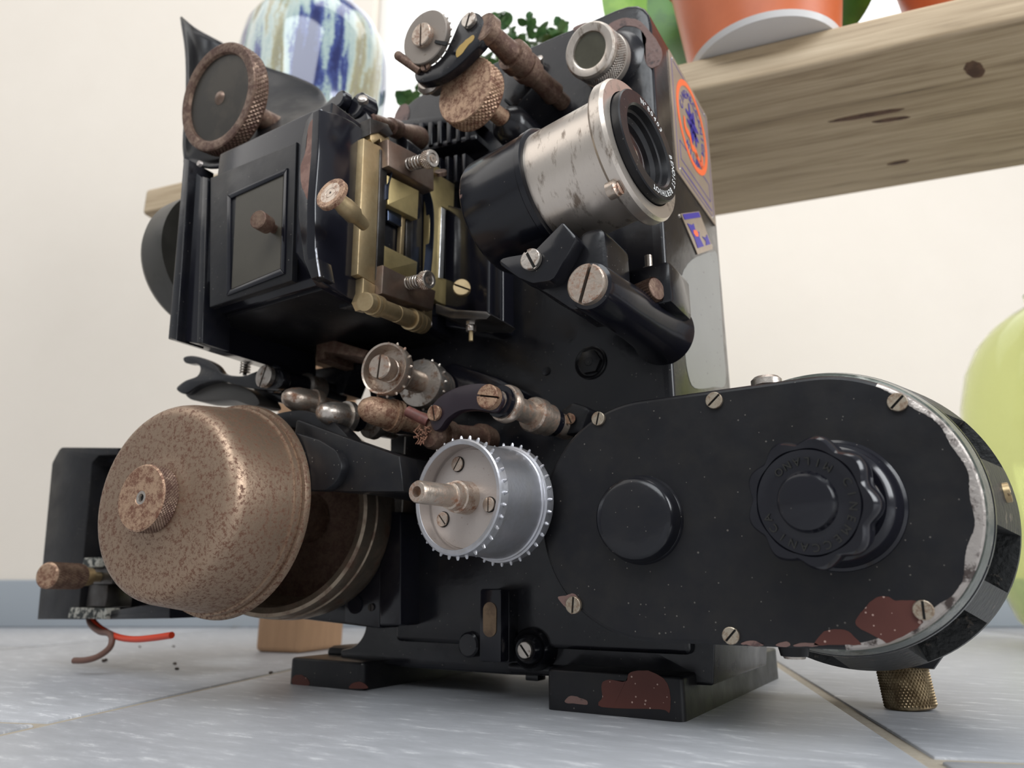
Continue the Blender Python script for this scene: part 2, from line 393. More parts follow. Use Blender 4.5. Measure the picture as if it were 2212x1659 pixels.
WALLM = mat('warm_white_plaster', (.79, .72, .635), (.76, .69, .605), rough=.8, scale=9, thr=.5, soft=.3, bump=.15, bscale=90)
SKIRT = mat('grey_skirting_paint', (.33, .36, .39), rough=.45)
FRAMEW = mat('window_frame_paint', (.8, .78, .75), rough=.5)
SHEER = mat('daylit_sheer', (.9, .9, .88), rough=.8, emis=((1, .995, .97), .55))
tn = V(.9367, .3502, 0); tt = V(-.3502, .9367, 0)
f = Mesh()
g0 = -.2975
Rm = Matrix((tn, tt, ZZ)).transposed()
for k in range(-5, 7):
    off = .3365 if k % 2 == 1 else .3365 + .42
    for j in range(-3, 3):
        a0 = g0 + k * .3969; c = tn * (a0 + .19845) + tt * (off + j * .8 + .4) + V(0, 0, -.005)
        f.box(c, (.3969 - .0080, .8 - .0080, .01), TILE, .0012, Rm, 2)
f.box((0, .5, -.0063), (7, 7, .01), GROUT, 0)
tag(f.build('floor'), kind='structure')
WD = 1.28
def wallp(u, z, d=0): return HD * (WD + d) + RT * u + ZZ * z
RW = Matrix((RT, HD, ZZ)).transposed()
wm = Mesh(); wu0, wu1, wz0 = -.30, 1.0, .93
for (u0, u1, z0, z1) in ((-2.6, wu0, 0, 2.4), (wu1, 2.6, 0, 2.4), (wu0, wu1, 0, wz0), (wu0, wu1, 2.1, 2.4)):
    wm.box(wallp((u0 + u1) / 2, (z0 + z1) / 2, .06), (u1 - u0, .12, z1 - z0), WALLM, 0, RW)
tag(wm.build('wall_back'), kind='structure')
bbm = Mesh(); bbm.box(wallp(0, .0385, -.007), (5.2, .014, .077), SKIRT, .003, RW, 3); tag(bbm.build('baseboard_back'), kind='structure')
wf = Mesh()
for (u0, u1, z0, z1) in ((wu0, wu0 + .03, wz0, 2.1), (wu1 - .03, wu1, wz0, 2.1), (wu0, wu1, wz0, wz0 + .03), (wu0, wu1, 2.07, 2.1)):
    wf.box(wallp((u0 + u1) / 2, (z0 + z1) / 2, .08), (u1 - u0, .03, z1 - z0), FRAMEW, .003, RW)
wo = tag(wf.build('window_1'), kind='structure')
wp = Mesh(); wp.box(wallp((wu0 + wu1) / 2, (wz0 + 2.1) / 2, .085), (wu1 - wu0 - .05, .004, 2.1 - wz0 - .05), SHEER, 0, RW)
wp.build('window_pane', wo)

# ------------------------------------------------------------------ bench with its pots
def m_wood(nt, N, L, b):
    a = nz(N, L, 9, (.55, 9, 9), detail=10, rough=.6, dist=.6); g = nz(N, L, 30, (.4, 14, 14), detail=8)
    mx = N.new('ShaderNodeMix'); mx.inputs[0].default_value = .35; L.new(a.outputs[0], mx.inputs[2]); L.new(g.outputs[0], mx.inputs[3])
    r = ramp(N, [(.33, (.17, .12, .07)), (.44, (.38, .28, .17)), (.56, (.50, .385, .25)), (.68, (.58, .46, .31))])
    L.new(mx.outputs[0], r.inputs[0]); L.new(r.outputs[0], b.inputs['Base Color']); b.inputs['Roughness'].default_value = .55
WOOD = simple_nodes('weathered_pine', m_wood)
LEGW = mat('leg_pine', (.50, .30, .17), (.42, .25, .14), rough=.5, scale=40, thr=.5, soft=.2, stretch=(4, 4, .6))
KNOT = mat('dark_knot', (.07, .030, .018), (.12, .06, .035), rough=.6, scale=60)
ZB = .48
pa = oZ(1528, 191, ZB); pb = oZ(305, 463, ZB); bx = (pa - pb).normalized(); by = V(-bx.y, bx.x, 0); bang = math.atan2(bx.y, bx.x)
wid = (oZ(1555, 468, ZB) - pa).dot(by)
bench = empty('wooden_bench', (0, 0, 0))
tag(bench, 'long weathered pine bench behind the projector carrying pots and vase', 'bench')
k = Mesh(); k.bb((0, 0, ZB), (1.35, wid, ZB + .033), WOOD, .005, 4)
def knot(px, py, lx, ly, ang=0):
    q = oZ(px, py, ZB) - pb; x = q.dot(bx); y = q.dot(by); c = V(x, y, ZB - .0004); n = 20; pts = []
    for i in range(n):
        a = 2 * PI * i / n; r = 1 + .25 * noise.noise(V(math.cos(a) * 2 + px, math.sin(a) * 2, 0))
        pts.append(c + V(math.cos(a) * lx * r * math.cos(ang) - math.sin(a) * ly * r * math.sin(ang), math.cos(a) * lx * r * math.sin(ang) + math.sin(a) * ly * r * math.cos(ang), 0))
    k.prism(pts, V(0, 0, .0012), KNOT, 0)
knot(1870, 249, .032, .0035, .05); knot(1925, 258, .016, .003, .1); knot(1940, 351, .010, .003); knot(2105, 150, .006, .014, -.6)
k.build('seat_plank', bench)
lp = oZ(555, 1408, 0) - pb; lx, ly = lp.dot(bx), lp.dot(by)
for xx in (lx, lx + 1.05):
    k = Mesh(); k.bb((xx, ly - .005, 0), (xx + .056, ly + .075, ZB), LEGW, .006, 4); k.build('leg', bench)
bench.location = (pb.x, pb.y, 0); bench.rotation_euler = (0, 0, bang)
ZT = ZB + .033

def m_glaze(nt, N, L, b):
    a = nz(N, L, 1, (40, 40, 5), detail=4, rough=.5, dist=.15); g = nz(N, L, 260, detail=3)
    mx = N.new('ShaderNodeMix'); mx.inputs[0].default_value = .10; L.new(a.outputs[0], mx.inputs[2]); L.new(g.outputs[0], mx.inputs[3])
    r = ramp(N, [(.36, (.014, .02, .10)), (.42, (.05, .075, .24)), (.455, (.33, .43, .42)), (.52, (.48, .55, .50)), (.56, (.37, .35, .22)), (.61, (.30, .28, .19)), (.66, (.62, .68, .64))])
    L.new(mx.outputs[0], r.inputs[0]); L.new(r.outputs[0], b.inputs['Base Color']); b.inputs['Roughness'].default_value = .09
    b.inputs['Coat Weight'].default_value = .5; b.inputs['Coat Roughness'].default_value = .03
GLAZE = simple_nodes('drip_glaze', m_glaze)
vc = oY(680, 150, .535); vr = rpx(157, vc); vz = vc.z
k = Mesh(); k.lathe((vc.x, vc.y, ZT + .0005), ZZ, [(0, .045), (.004, .052), (.03, vr * .80), (.07, vr * .93), (vz - ZT - .03, vr * 1.0), (vz - ZT, vr), (vz - ZT + .03, vr * .955), (vz - ZT + .055, vr * .83), (vz - ZT + .072, vr * .66), (vz - ZT + .085, vr * .50), (vz - ZT + .105, vr * .42), (vz - ZT + .13, vr * .46), (vz - ZT + .131, vr * .40), (vz - ZT + .10, vr * .36), (vz - ZT + .03, vr * .8), (.02, vr * .7), (.012, 0)], GLAZE, 72, caps=False)
k.bm.faces.new([v for v in k.bm.verts if abs(v.co.z - ZT - .0005) < 1e-5])
vo = tag(k.build('glazed_vase'), 'rounded ceramic vase with running blue, teal and olive drip glaze on bench', 'vase')

TERRA = mat('terracotta_orange_plastic', (.55, .135, .045), (.47, .11, .035), rough=.42, scale=30, thr=.5, soft=.2)
DISCW = mat('white_saucer', (.70, .68, .66), rough=.25)
SOIL = mat('potting_soil', (.03, .02, .012), rough=.95, bump=.8, bscale=120)
LEAFA = mat('pale_green_leaf', (.24, .42, .06), (.18, .34, .05), rough=.4, scale=30)
LEAFB = mat('mid_green_leaf', (.07, .20, .02), (.05, .15, .02), rough=.4, scale=30)
LEAFS = mat('small_grey_green_leaf', (.055, .14, .045), (.09, .19, .06), rough=.5, scale=60)
STEMM = mat('green_stem', (.12, .15, .05), rough=.6)
def blade(msh, base, tip, wdt, side, m, bend=.02, thick=.003, n=12, bluntness=.5):
    base = Vector(base); tip = Vector(tip); ax = tip - base; side = Vector(side).normalized(); nn = ax.normalized().cross(side).normalized(); rows = []
    for i in range(n + 1):
        t = i / n; wv = wdt * (math.sin(PI * min(1, max(0, t * .96 + .04))) ** bluntness) + 1e-5
        c = base + ax * t + nn * bend * 4 * t * (1 - t); rows.append([c - side * wv + nn * wv * .12, c - side * wv * .5 - nn * thick * .5, c - nn * thick, c + side * wv * .5 - nn * thick * .5, c + side * wv + nn * wv * .12, c + side * wv * .5 + nn * thick * .5, c + nn * thick * .3, c - side * wv * .5 + nn * thick * .5])
    vs = [q for r_ in rows for q in r_]; fs = [[i * 8 + j, i * 8 + (j + 1) % 8, (i + 1) * 8 + (j + 1) % 8, (i + 1) * 8 + j] for i in range(n) for j in range(8)]
    fs += [list(range(8)), [n * 8 + 7 - j for j in range(8)]]
    msh.poly(vs, fs, m)
def pot(name, c, r0, r1, hgt, label, leaves, disc=True):
    root = empty(name, c); tag(root, label, 'potted plant')
    k = Mesh(); z0 = .004 if disc else 0
    k.lathe(c, ZZ, [(z0, r0), (z0 + hgt * .8, r0 + (r1 - r0) * .8), (z0 + hgt * .8, r1 * 1.03), (z0 + hgt, r1 * 1.06), (z0 + hgt, r1 * .98), (z0 + hgt * .85, r1 * .92), (z0 + .01, r0 * .9), (z0 + .01, 0)], TERRA, 72); k.build('pot', root)
    if disc:
        k = Mesh(); k.lathe(c, ZZ, [(0, r0 * .9), (0, r0 * 1.0), (.0045, r0 * 1.04)], DISCW, 72); k.build('saucer', root, 'white saucer')
    k = Mesh(); k.lathe(c + ZZ * (z0 + hgt * .86), ZZ, [(0, 0), (0.002, r1 * .9), (.004, r1 * .8), (.006, 0)], SOIL, 40); k.build('soil', root)
    for nm, args in leaves:
        k = Mesh(); blade(k, *args); k.build(nm, root)
    return root
# big orange pot overhanging the front edge of the bench
near = oZ(1640, 44, ZT); dirv = V(near.x, near.y, 0).normalized(); half = rpx(168, near); pc = near + dirv * half * 1.0
top = ZT + .22
lv = []
def leafpx(bpx, tpx, Y, wpx, m, bend=.02, sd=None):
    b_ = oY(*bpx, Y); t_ = oY(*tpx, Y); return ('leaf', (b_, t_, rpx(wpx, b_), sd or RT, m, bend))
Yl = pc.y + .03
lv = [leafpx((1400, 150), (1330, -160), Yl + .05, 58, LEAFA), leafpx((1500, 160), (1440, -110), Yl + .02, 62, LEAFB),
      leafpx((1800, 75), (1900, -140), Yl + .04, 62, LEAFB), leafpx((1560, -250), (1500, -520), Yl, 60, LEAFA), leafpx((1700, -250), (1800, -560), Yl, 60, LEAFB)]
pot('potted_plant', pc, half, half * 1.33, .16, 'large orange pot with white saucer overhanging bench edge, broad green leaves', lv)
# the second orange pot at the top right corner
pc2 = oZ(2010, 5, ZT); pc2 = pc2 + by * .065 + bx * .055
pot('potted_plant', pc2, .052, .068, .13, 'smaller orange pot at the top right corner of the photo, on bench', [], disc=False)
# little bushy herb behind the projector head
hc = oY(1145, 95, .60); hz = hc.z
root = empty('potted_herb', (hc.x, hc.y, ZT)); tag(root, 'small bushy herb with tiny round leaves on bench behind the projector', 'potted plant')
k = Mesh(); k.lathe((hc.x, hc.y, ZT), ZZ, [(0, .035), (.07, .045), (.08, .047), (.08, .043), (.065, .04), (.06, 0)], TERRA, 48); k.build('pot', root)
k = Mesh(); ks = Mesh()
twigs = [((1075, 28), 10), ((1100, 55), 8), ((1140, 45), 9), ((1165, 60), 8), ((1215, 45), 7), ((1120, 90), 10), ((1090, 85), 8), ((1190, 85), 7), ((1060, 60), 5), ((900, 195), 7), ((868, 208), 6), ((1035, 120), 7), ((980, 150), 6)]
for (tx, ty), nl in twigs:
    Yt = .60 + random.uniform(-.02, .03); T_ = oY(tx, ty, Yt); B_ = V(hc.x + (T_.x - hc.x) * .25, hc.y, ZT + .06); mid = (B_ + T_) / 2 + V((T_.x - hc.x) * .2, 0, .02)
    pth = smooth_path([B_, mid, T_], 8); ks.tube(pth, .0009, STEMM, 6)
    for i in range(nl + 12):
        c = pth[-1 - min(len(pth) - 2, int(i * .7))]; a = random.uniform(0, 2 * PI); el = random.uniform(-.2, .9)
        dv = V(math.cos(a) * math.cos(el), math.sin(a) * math.cos(el), math.sin(el)); L_ = random.uniform(.010, .018)
        blade(k, c, c + dv * L_, L_ * .42, dv.cross(V(random.uniform(-1, 1), random.uniform(-1, 1), 1)).normalized(), LEAFS, .001, .0004, 5, .6)
k.build('foliage', root); ks.build('stems', root)

# green glass jar on the floor at the right edge
def m_glass(nt, N, L, b):
    b.inputs['Base Color'].default_value = (.88, .92, .60, 1); b.inputs['Transmission Weight'].default_value = .93; b.inputs['Roughness'].default_value = .04; b.inputs['IOR'].default_value = 1.25
GLS = simple_nodes('yellow_green_glass', m_glass)
gc = CO + ray(2368, 1000) * .8; gc.z = 0; sc_ = rpx(1, CO + ray(2368, 1000) * .8)
R = 243 * sc_
prof = [(0.0, R * .55), (.004, R * .64), (.03, R * .80), (.08, R * .93), (.15, R), (.22, R * 1.0), (.27, R * .96), (.31, R * .88), (.34, R * .76), (.36, R * .62), (.375, R * .46), (.384, R * .32), (.392, R * .27), (.402, R * .28)]
inn = [(z + (.004 if i == 0 else 0), r - .003) for i, (z, r) in enumerate(prof)][::-1]
inn[-1] = (.006, R * .5)
k = Mesh(); k.lathe((gc.x, gc.y, .0002), ZZ, prof + inn + [(.006, 0)], GLS, 72, caps=False)
k.bm.faces.new([v for v in k.bm.verts if v.co.z < .0004])
tag(k.build('glass_demijohn'), 'tall yellow-green glass bottle standing on the floor at right edge', 'bottle')
# crumbs
CR = mat('dark_crumb', (.05, .04, .035), (.12, .09, .07), rough=.9, scale=300)
for i, (px, py, s_) in enumerate([(226, 1430, 1.3), (378, 1436, .9), (382, 1447, 1), (302, 1399, .8), (375, 1398, .9), (585, 1456, .9)]):
    p = oZ(px, py, 0); k = Mesh(); n0 = bmesh.new(); bmesh.ops.create_icosphere(n0, subdivisions=2, radius=.0016 * s_)
    for v in n0.verts:
        q = noise.noise(v.co * 900 + V(i * 7, 0, 0)); v.co *= 1 + q * .9; v.co.z *= .6; v.co.x *= 1.4
    mz = min(v.co.z for v in n0.verts)
    bmesh.ops.translate(n0, vec=p + V(0, 0, -mz), verts=n0.verts); k.merge(n0, CR)
    tag(k.build('crumb'), 'tiny dark crumb of dirt lying on the pale tiles at lower left', 'crumb', 'crumbs on the floor')
# ------------------------------------------------------------------ the film projector: one thing, its parts as children
NX = V(0, -1, 0)
proj = empty('film_projector', (-.24, .44, 0))
tag(proj, 'vintage black enamelled film projector with rusty drum and nickel lens on the tiled floor', 'film projector')
XR, YF, YB, ZTOP, XL = -.13, .39, .52, .452, -.352
def XZ(x, z, y): return V(x, y, z)
# main column
k = Mesh()
k.prism(rounded([XZ(XL, .20, YF), XZ(XL, ZTOP, YF), XZ(XR, ZTOP, YF), XZ(XR, .03, YF), XZ(-.33, .03, YF), XZ(-.33, .20, YF)], [.004, .03, .024, .004, .004, .01]), V(0, YB - YF, 0), BLK, .005, 4, both=True)
col = k.build('column', proj)
# bare primer where the enamel has flaked off the top right corner
def flake(msh, pts, face, lift, m, n=4):
    """an irregular flake outline (photo pixels) lying on a face: ('Y',value) or ('X',value)"""
    P = smooth_loop([oY(x, y, face[1]) if face[0] == 'Y' else oX(x, y, face[1]) for x, y in pts], n)
    e = V(0, -lift, 0) if face[0] == 'Y' else V(lift, 0, 0)
    P = [p + V(noise.noise(p * 500), noise.noise(p * 500 + V(9, 0, 0)), noise.noise(p * 500 + V(0, 9, 0))) * .0004 * (1 if n else 0) for p in P]
    if face[0] == 'Y': P = [V(p.x, face[1], p.z) for p in P]
    else: P = [V(face[1], p.y, p.z) for p in P]
    n0 = bmesh.new(); A = [n0.verts.new(p + e) for p in P]; B = [n0.verts.new(p - e) for p in P]
    n0.faces.new(A); n0.faces.new(B[::-1])
    for i in range(len(P)): n0.faces.new([A[i], A[i - 1], B[i - 1], B[i]])
    bmesh.ops.triangulate(n0, faces=n0.faces)
    if not hasattr(msh, 'flakes'): msh.flakes = []
    msh.flakes.append((n0, m))
k = Mesh()
flake(k, [(1312, 56), (1345, 40), (1378, 44), (1402, 66), (1428, 104), (1427, 135), (1410, 147), (1396, 138), (1392, 112), (1396, 84), (1380, 62), (1356, 56), (1338, 62), (1325, 72)], ('Y', YF), .0003, PINK)
flake(k, [(1238, 62), (1262, 50), (1300, 48), (1290, 60), (1250, 72)], ('Y', YF), .0003, PINK)
flake(k, [(850, 262), (862, 232), (880, 226), (884, 252), (866, 272), (852, 276)], ('Y', YF), .0003, PINK)
k.build('paint_flake', col, 'pinkish primer where black enamel has flaked')
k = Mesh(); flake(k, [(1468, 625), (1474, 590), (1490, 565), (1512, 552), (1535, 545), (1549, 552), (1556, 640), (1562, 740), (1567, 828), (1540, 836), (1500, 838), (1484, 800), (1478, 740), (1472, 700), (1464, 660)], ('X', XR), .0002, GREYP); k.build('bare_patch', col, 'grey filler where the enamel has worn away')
# raised hexagonal bolt in a ring and other small castings on the column front
P0 = oY(1277, 784, YF); r0 = rpx(37, P0); k = Mesh()
k.lathe(P0, NX, [(-.002, r0), (.0012, r0), (.0018, r0 * .93), (.0012, r0 * .86), (.0008, r0 * .8), (.0008, 0)], BLKM, 40); hexa(k, P0 + NX * .0005, NX, r0 * .74, .003, BLKM, .3); k.lathe(P0 + NX * .003, NX, [(0, r0 * .3), (.0008, r0 * .24), (.0008, 0)], BLKM, 24)
k.build('hex_bolt', col)
P0 = oY(1181, 802, YF); k = Mesh(); k.lathe(P0, NX, [(0, rpx(10, P0)), (.001, rpx(9, P0)), (.0006, rpx(4, P0)), (.0006, 0)], BLKM, 20); k.build('plug', col)
k = Mesh()
for a, b in (((1000, 452), (1000, 690)),): pass
k.prism(rounded(pY([(960, 440), (1086, 470), (1086, 712), (1062, 722), (960, 705)], .376), .003), V(0, .016, 0), BLKS, .002, 3)
k.prism(rounded(pY([(960, 440), (1058, 468), (1056, 692), (960, 684)], .371), .002), V(0, .008, 0), BLKS, .001)
k.build('gate_panel', col)

# base casting and feet
k = Mesh()
k.prism(rounded(pY([(842, 880), (842, 1100), (792, 1335), (786, 1372), (765, 1398), (735, 1404), (735, 1428), (905, 1444), (1100, 1458), (1222, 1462), (1540, 1482), (1560, 900)], .398), [0, .0, .01, .03, .03, .002, .002, 0, 0, 0, .002, 0]), V(0, .12, 0), BLK, .003, 3, both=True)
base = k.build('base_casting', proj)
for (x0, x1, y0, y1, h, lab) in ((-.4125, -.3440, .3765, .56, .0172, None), (-.2076, -.1302, .3745, .590, .0212, None)):
    k = Mesh(); pts = rounded([V(x0, y0, 0), V(x1, y0, 0), V(x1, y1, 0), V(x0, y1, 0)], .005, 6)
    k.prism([p + V(0, 0, h) for p in pts], V(0, 0, -h), BLKM, .0018, 3)
    k.bb((x0 + .004, y0 + .03, h - .003), (x1 - .004, y1 - .01, h + .006), BLKM, .004)
    ft = k.build('foot', base)
k = Mesh()
flake(k, [(1300, 1478), (1318, 1468), (1352, 1472), (1362, 1452), (1400, 1449), (1428, 1462), (1440, 1475), (1448, 1500), (1446, 1538), (1425, 1532), (1300, 1527), (1302, 1505)], ('Y', .3745), .0002, PRIM)
flake(k, [(1222, 1512), (1232, 1503), (1252, 1507), (1268, 1514), (1268, 1522), (1240, 1520), (1222, 1518)], ('Y', .3745), .0002, PINK)
flake(k, [(632, 1464), (645, 1457), (662, 1464), (668, 1480), (634, 1478)], ('Y', .3765), .0002, PRIM)
flake(k, [(757, 1480), (768, 1473), (785, 1476), (794, 1487), (757, 1487)], ('Y', .3765), .0002, PRIM)
k.build('paint_flake', base, 'red-brown primer patches on the foot fronts')
# cobble of small castings low on the base
def ybox(msh, x0, y0, x1, y1, Ya, Yb, m, bev=.0008):
    a = oY(x0, y0, Ya); b = oY(x1, y1, Ya); msh.bb((a.x, Ya, b.z), (b.x, Yb, a.z), m, bev)
k = Mesh(); ybox(k, 1036, 1272, 1082, 1432, .372, .40, BLKS, .0015); ybox(k, 1080, 1275, 1100, 1432, .380, .40, BLK, .0015); lock = k.build('latch_block', proj)
k = Mesh(); c = oY(1059, 1338, .372); a = rpx(17, c); hh = rpx(36, c); pts = []
for i in range(24):
    ph = 2 * PI * i / 24; pts.append(c + V(math.cos(ph) * a, 0, math.sin(ph) * a + (hh - a) * (1 if math.sin(ph) >= 0 else -1)))
k.prism(pts, V(0, -.0008, 0), mat('tan_felt', (.20, .13, .075), (.12, .075, .045), rough=.6, scale=60), .0003); k.build('slot_window', lock, 'tan oval window')
k = Mesh(); P0 = oY(1020, 1392, .392); k.lathe(P0, NX, [(-.01, rpx(26, P0)), (.004, rpx(26, P0)), (.005, rpx(22, P0)), (.005, 0)], BLK, 32); k.build('boss', base)
k = Mesh(); P0 = oY(1146, 1402, .388); r = rpx(44, P0); k.lathe(P0, NX, [(-.02, r * 1.15), (.0, r), (.002, r * .9), (.0, r * .72), (.004, r * .66), (.006, r * .55), (.005, r * .42), (.004, 0)], BLK, 40); k.build('boss', base)
screw(base, (1136, 1404), .383, 17, STEEL, .7)
k = Mesh(); ybox(k, 1095, 1432, 1225, 1462, .395, .42, BLK, .002); ybox(k, 1134, 1455, 1162, 1472, .40, .41, BLK); k.build('drain_boss', base)
k = Mesh()
for pl in ([(866, 1105), (866, 1352), (820, 1352), (820, 1105)],): k.prism(rounded(pY(pl, .372), .002), V(0, .03, 0), BLKS, .001)
k.build('side_rib', base)
k = Mesh(); k.tube([oY(x, y, .396) for x, y in ((868, 1352), (869, 1290), (876, 1281), (950, 1277), (957, 1268), (956, 1215))], .0012, BLKS, 8); k.build('raised_moulding', base)

# gear cover: two half circles joined, worn bright edge
CZ = .0975; C1 = -.1294; C2 = -.049; RC = .0578
def stadium(Y, R, x1=C1, x2=C2, n=40):
    return [V(x2 + R * math.sin(PI * i / n), Y, CZ + R * math.cos(PI * i / n)) for i in range(n + 1)] + [V(x1 - R * math.sin(PI * i / n), Y, CZ - R * math.cos(PI * i / n)) for i in range(n + 1)]
def loft(msh, loops, ms, cap=(True, True)):
    n = len(loops[0]); L_ = [[msh.bm.verts.new(p) for p in lp] for lp in loops]
    for j in range(len(loops) - 1):
        i = msh.mi(ms[j])
        for q in range(n):
            fc = msh.bm.faces.new([L_[j][q], L_[j][(q + 1) % n], L_[j + 1][(q + 1) % n], L_[j + 1][q]]); fc.material_index = i; fc.smooth = True
    if cap[0]: fc = msh.bm.faces.new(L_[0]); fc.material_index = msh.mi(ms[0])
    if cap[1]: fc = msh.bm.faces.new(L_[-1]); fc.material_index = msh.mi(ms[-1])
YC = .335
k = Mesh()
loft(k, [stadium(YC, RC - .0020), stadium(YC + .0004, RC - .0009), stadium(YC + .0016, RC)], [BLKM, BLKM])
loft(k, [stadium(YC + .0016, RC), stadium(YC + .0088, RC)], [BLK], (False, True))
cover = k.build('gear_cover', proj)
k = Mesh(); loft(k, [stadium(YC + .0088, RC - .0012), stadium(YC + .0105, RC - .0012), stadium(YC + .011, RC + .0004), stadium(YC + .045, RC + .0004)], [HOLE, BLK, EDGE2]); k.build('gear_case', proj)
# worn bare metal band along the right-hand arc of the cover, irregular inner border
k = Mesh(); n = 150; vs = []; 
for i in range(n + 1):
    a = math.radians(62 - 150 * i / n) ; t = i / n
    wd = .0002 + .0038 * max(0, noise.noise(V(i * .055, 3.1, 0)) + .35) * min(1, 8 * t, 6 * (1 - t)) + .0003 * noise.noise(V(i * .9, 0, 0))
    e = V(math.cos(a), 0, math.sin(a)); c = V(C2, YC, CZ)
    vs += [c + e * (RC - .0018 - wd) + V(0, -.00012, 0), c + e * (RC - .0019) + V(0, -.00012, 0), c + e * (RC - .0007) + V(0, .0003, 0), c + e * (RC + .0002) + V(0, .0016, 0), c + e * (RC + .0002) + V(0, .0045 + .001 * noise.noise(V(i * .1, 8, 0)), 0)]
k.poly(vs, [[i * 5 + q, i * 5 + q + 1, i * 5 + 6 + q, i * 5 + 5 + q] for i in range(n) for q in range(4)], EDGE)
k.build('worn_edge', cover, 'bare metal worn through the enamel')
k = Mesh()
flake(k, [(1870, 1312), (1890, 1292), (1915, 1288), (1935, 1297), (1978, 1298), (1976, 1325), (1995, 1345), (1960, 1370), (1920, 1388), (1905, 1382), (1850, 1352), (1856, 1328)], ('Y', YC), .00015, PRIM)
flake(k, [(1760, 1388), (1780, 1364), (1810, 1358), (1838, 1368), (1858, 1388), (1855, 1393), (1800, 1393), (1762, 1394)], ('Y', YC), .00015, PRIM)
flake(k, [(1205, 1290), (1222, 1286), (1240, 1282), (1250, 1294), (1256, 1310), (1248, 1322), (1234, 1326), (1222, 1312)], ('Y', YC), .00015, PINK)
flake(k, [(1600, 1390), (1615, 1384), (1635, 1386), (1650, 1394), (1630, 1396)], ('Y', YC), .00015, PINK)
flake(k, [(1676, 1394), (1690, 1386), (1705, 1388), (1706, 1396), (1690, 1398)], ('Y', YC), .00015, PINK)
flake(k, [(1715, 1392), (1740, 1388), (1765, 1391), (1764, 1396), (1720, 1397)], ('Y', YC), .00015, PINK)
k.build('paint_flake', cover, 'red-brown primer patches')
for (x, y, r, a, nm) in ((1544, 866, 18, .85, ''), (1939, 870, 20, .8, ''), (1294, 905, 15, .25, ''), (1241, 1307, 18, .1, ''), (1580, 1373, 18, .75, ''), (1995, 1318, 21, .02, '')):
    screw(cover, (x, y), YC - .0001, r, SCREWM, -a, 'cover_screw', slot=.14)
P0 = oY(1384, 1122, YC); rb = rpx(95, P0); k = Mesh()
k.lathe(P0, NX, [(-.002, rb * 1.02), (.0008, rb * 1.0), (.0018, rb * .965), (.0025, rb * .965), (.0070, rb * .94), (.0090, rb * .91), (.0104, rb * .85), (.0110, rb * .76), (.0113, rb * .5), (.0114, 0)], BLK, 72); k.build('bearing_cap', cover)
# collar and big scalloped turning knob
P0 = oY(1803, 1090, YC); rb = rpx(140, P0); k = Mesh()
k.lathe(P0, NX, [(-.002, rb * 1.03), (.001, rb * 1.0), (.002, rb * .955), (.0035, rb * .945), (.008, rb * .90), (.0115, rb * .84), (.013, rb * .76), (.012, rb * .66), (.012, 0)], BLKS, 80); k.build('knob_collar', cover)
k = Mesh()
for pts, Yq in (([(1770, 964), (1785, 958), (1800, 962), (1782, 972)], YC - .0105), ([(1848, 1193), (1862, 1180), (1885, 1167), (1892, 1178), (1875, 1190), (1855, 1200)], YC - .0098), ([(1875, 1030), (1884, 1040), (1900, 1060), (1902, 1072), (1892, 1066), (1880, 1046)], YC - .0118)):
    flake(k, pts, ('Y', Yq), .0012, EDGE, 3)
k.build('paint_flake', cover)
KA = oY(1742, 1084, .302); KB = P0 + NX * .010; kd = (KA - KB).normalized(); kl = (KA - KB).length; kr = rpx(146, KA)
k = Mesh(); aX = V(1, 0, 0) - kd * kd.x; aX.normalize(); aZ = kd.cross(aX)
if aZ.z < 0: aZ = -aZ
def wring(t, r, amp, n=180, lobes=9):
    out = []
    for i in range(n):
        ph = 2 * PI * i / n; s_ = .5 + .5 * math.cos(lobes * ph + .9); rr = r * (1 - amp * (1 - s_ ** .75))
        out.append(KB + kd * t + (aX * math.cos(ph) + aZ * math.sin(ph)) * rr)
    return out
loft(k, [wring(0, kr * .72, .0), wring(kl * .35, kr * .80, .04), wring(kl * .45, kr * .93, .10), wring(kl * .8, kr * 1.0, .11), wring(kl * .93, kr * .985, .11), wring(kl, kr * .94, .11), wring(kl - .0002, kr * .80, .02), wring(kl - .001, kr * .785, 0), wring(kl - .0002, kr * .77, 0), wring(kl - .0009, kr * .60, 0), wring(kl - .0004, kr * .46, 0), wring(kl + .0016, kr * .41, 0), wring(kl + .0022, kr * .36, 0), wring(kl + .0023, kr * .001, 0)], [BLKS] * 13)
knob = k.build('turning_knob', proj)
k = Mesh(); u = aX; v = aZ
if u.cross(v).dot(kd) < 0: u = -u
cc = KB + kd * (kl - .0008)
st = math.radians(15.3)
ux = V(1, 0, 0) - kd * kd.x; ux.normalize(); vx = ux.cross(kd) * -1
if ux.cross(vx).dot(kd) < 0: vx = -vx
arc_text(k, 'CINEMECCANICA', cc, ux, vx, kr * .67, math.radians(22), st, kr * .17, EMB, thick=.0006)
arc_text(k, 'MILANO', cc, ux, vx, kr * .60, math.radians(52), st, kr * .17, EMB, inward=True, thick=.0006)
k.build('raised_lettering', knob)
BRASSK = mat('tarnished_knurled_brass', (.36, .28, .17), (.22, .16, .09), metal=.7, rough=.42, scale=120)
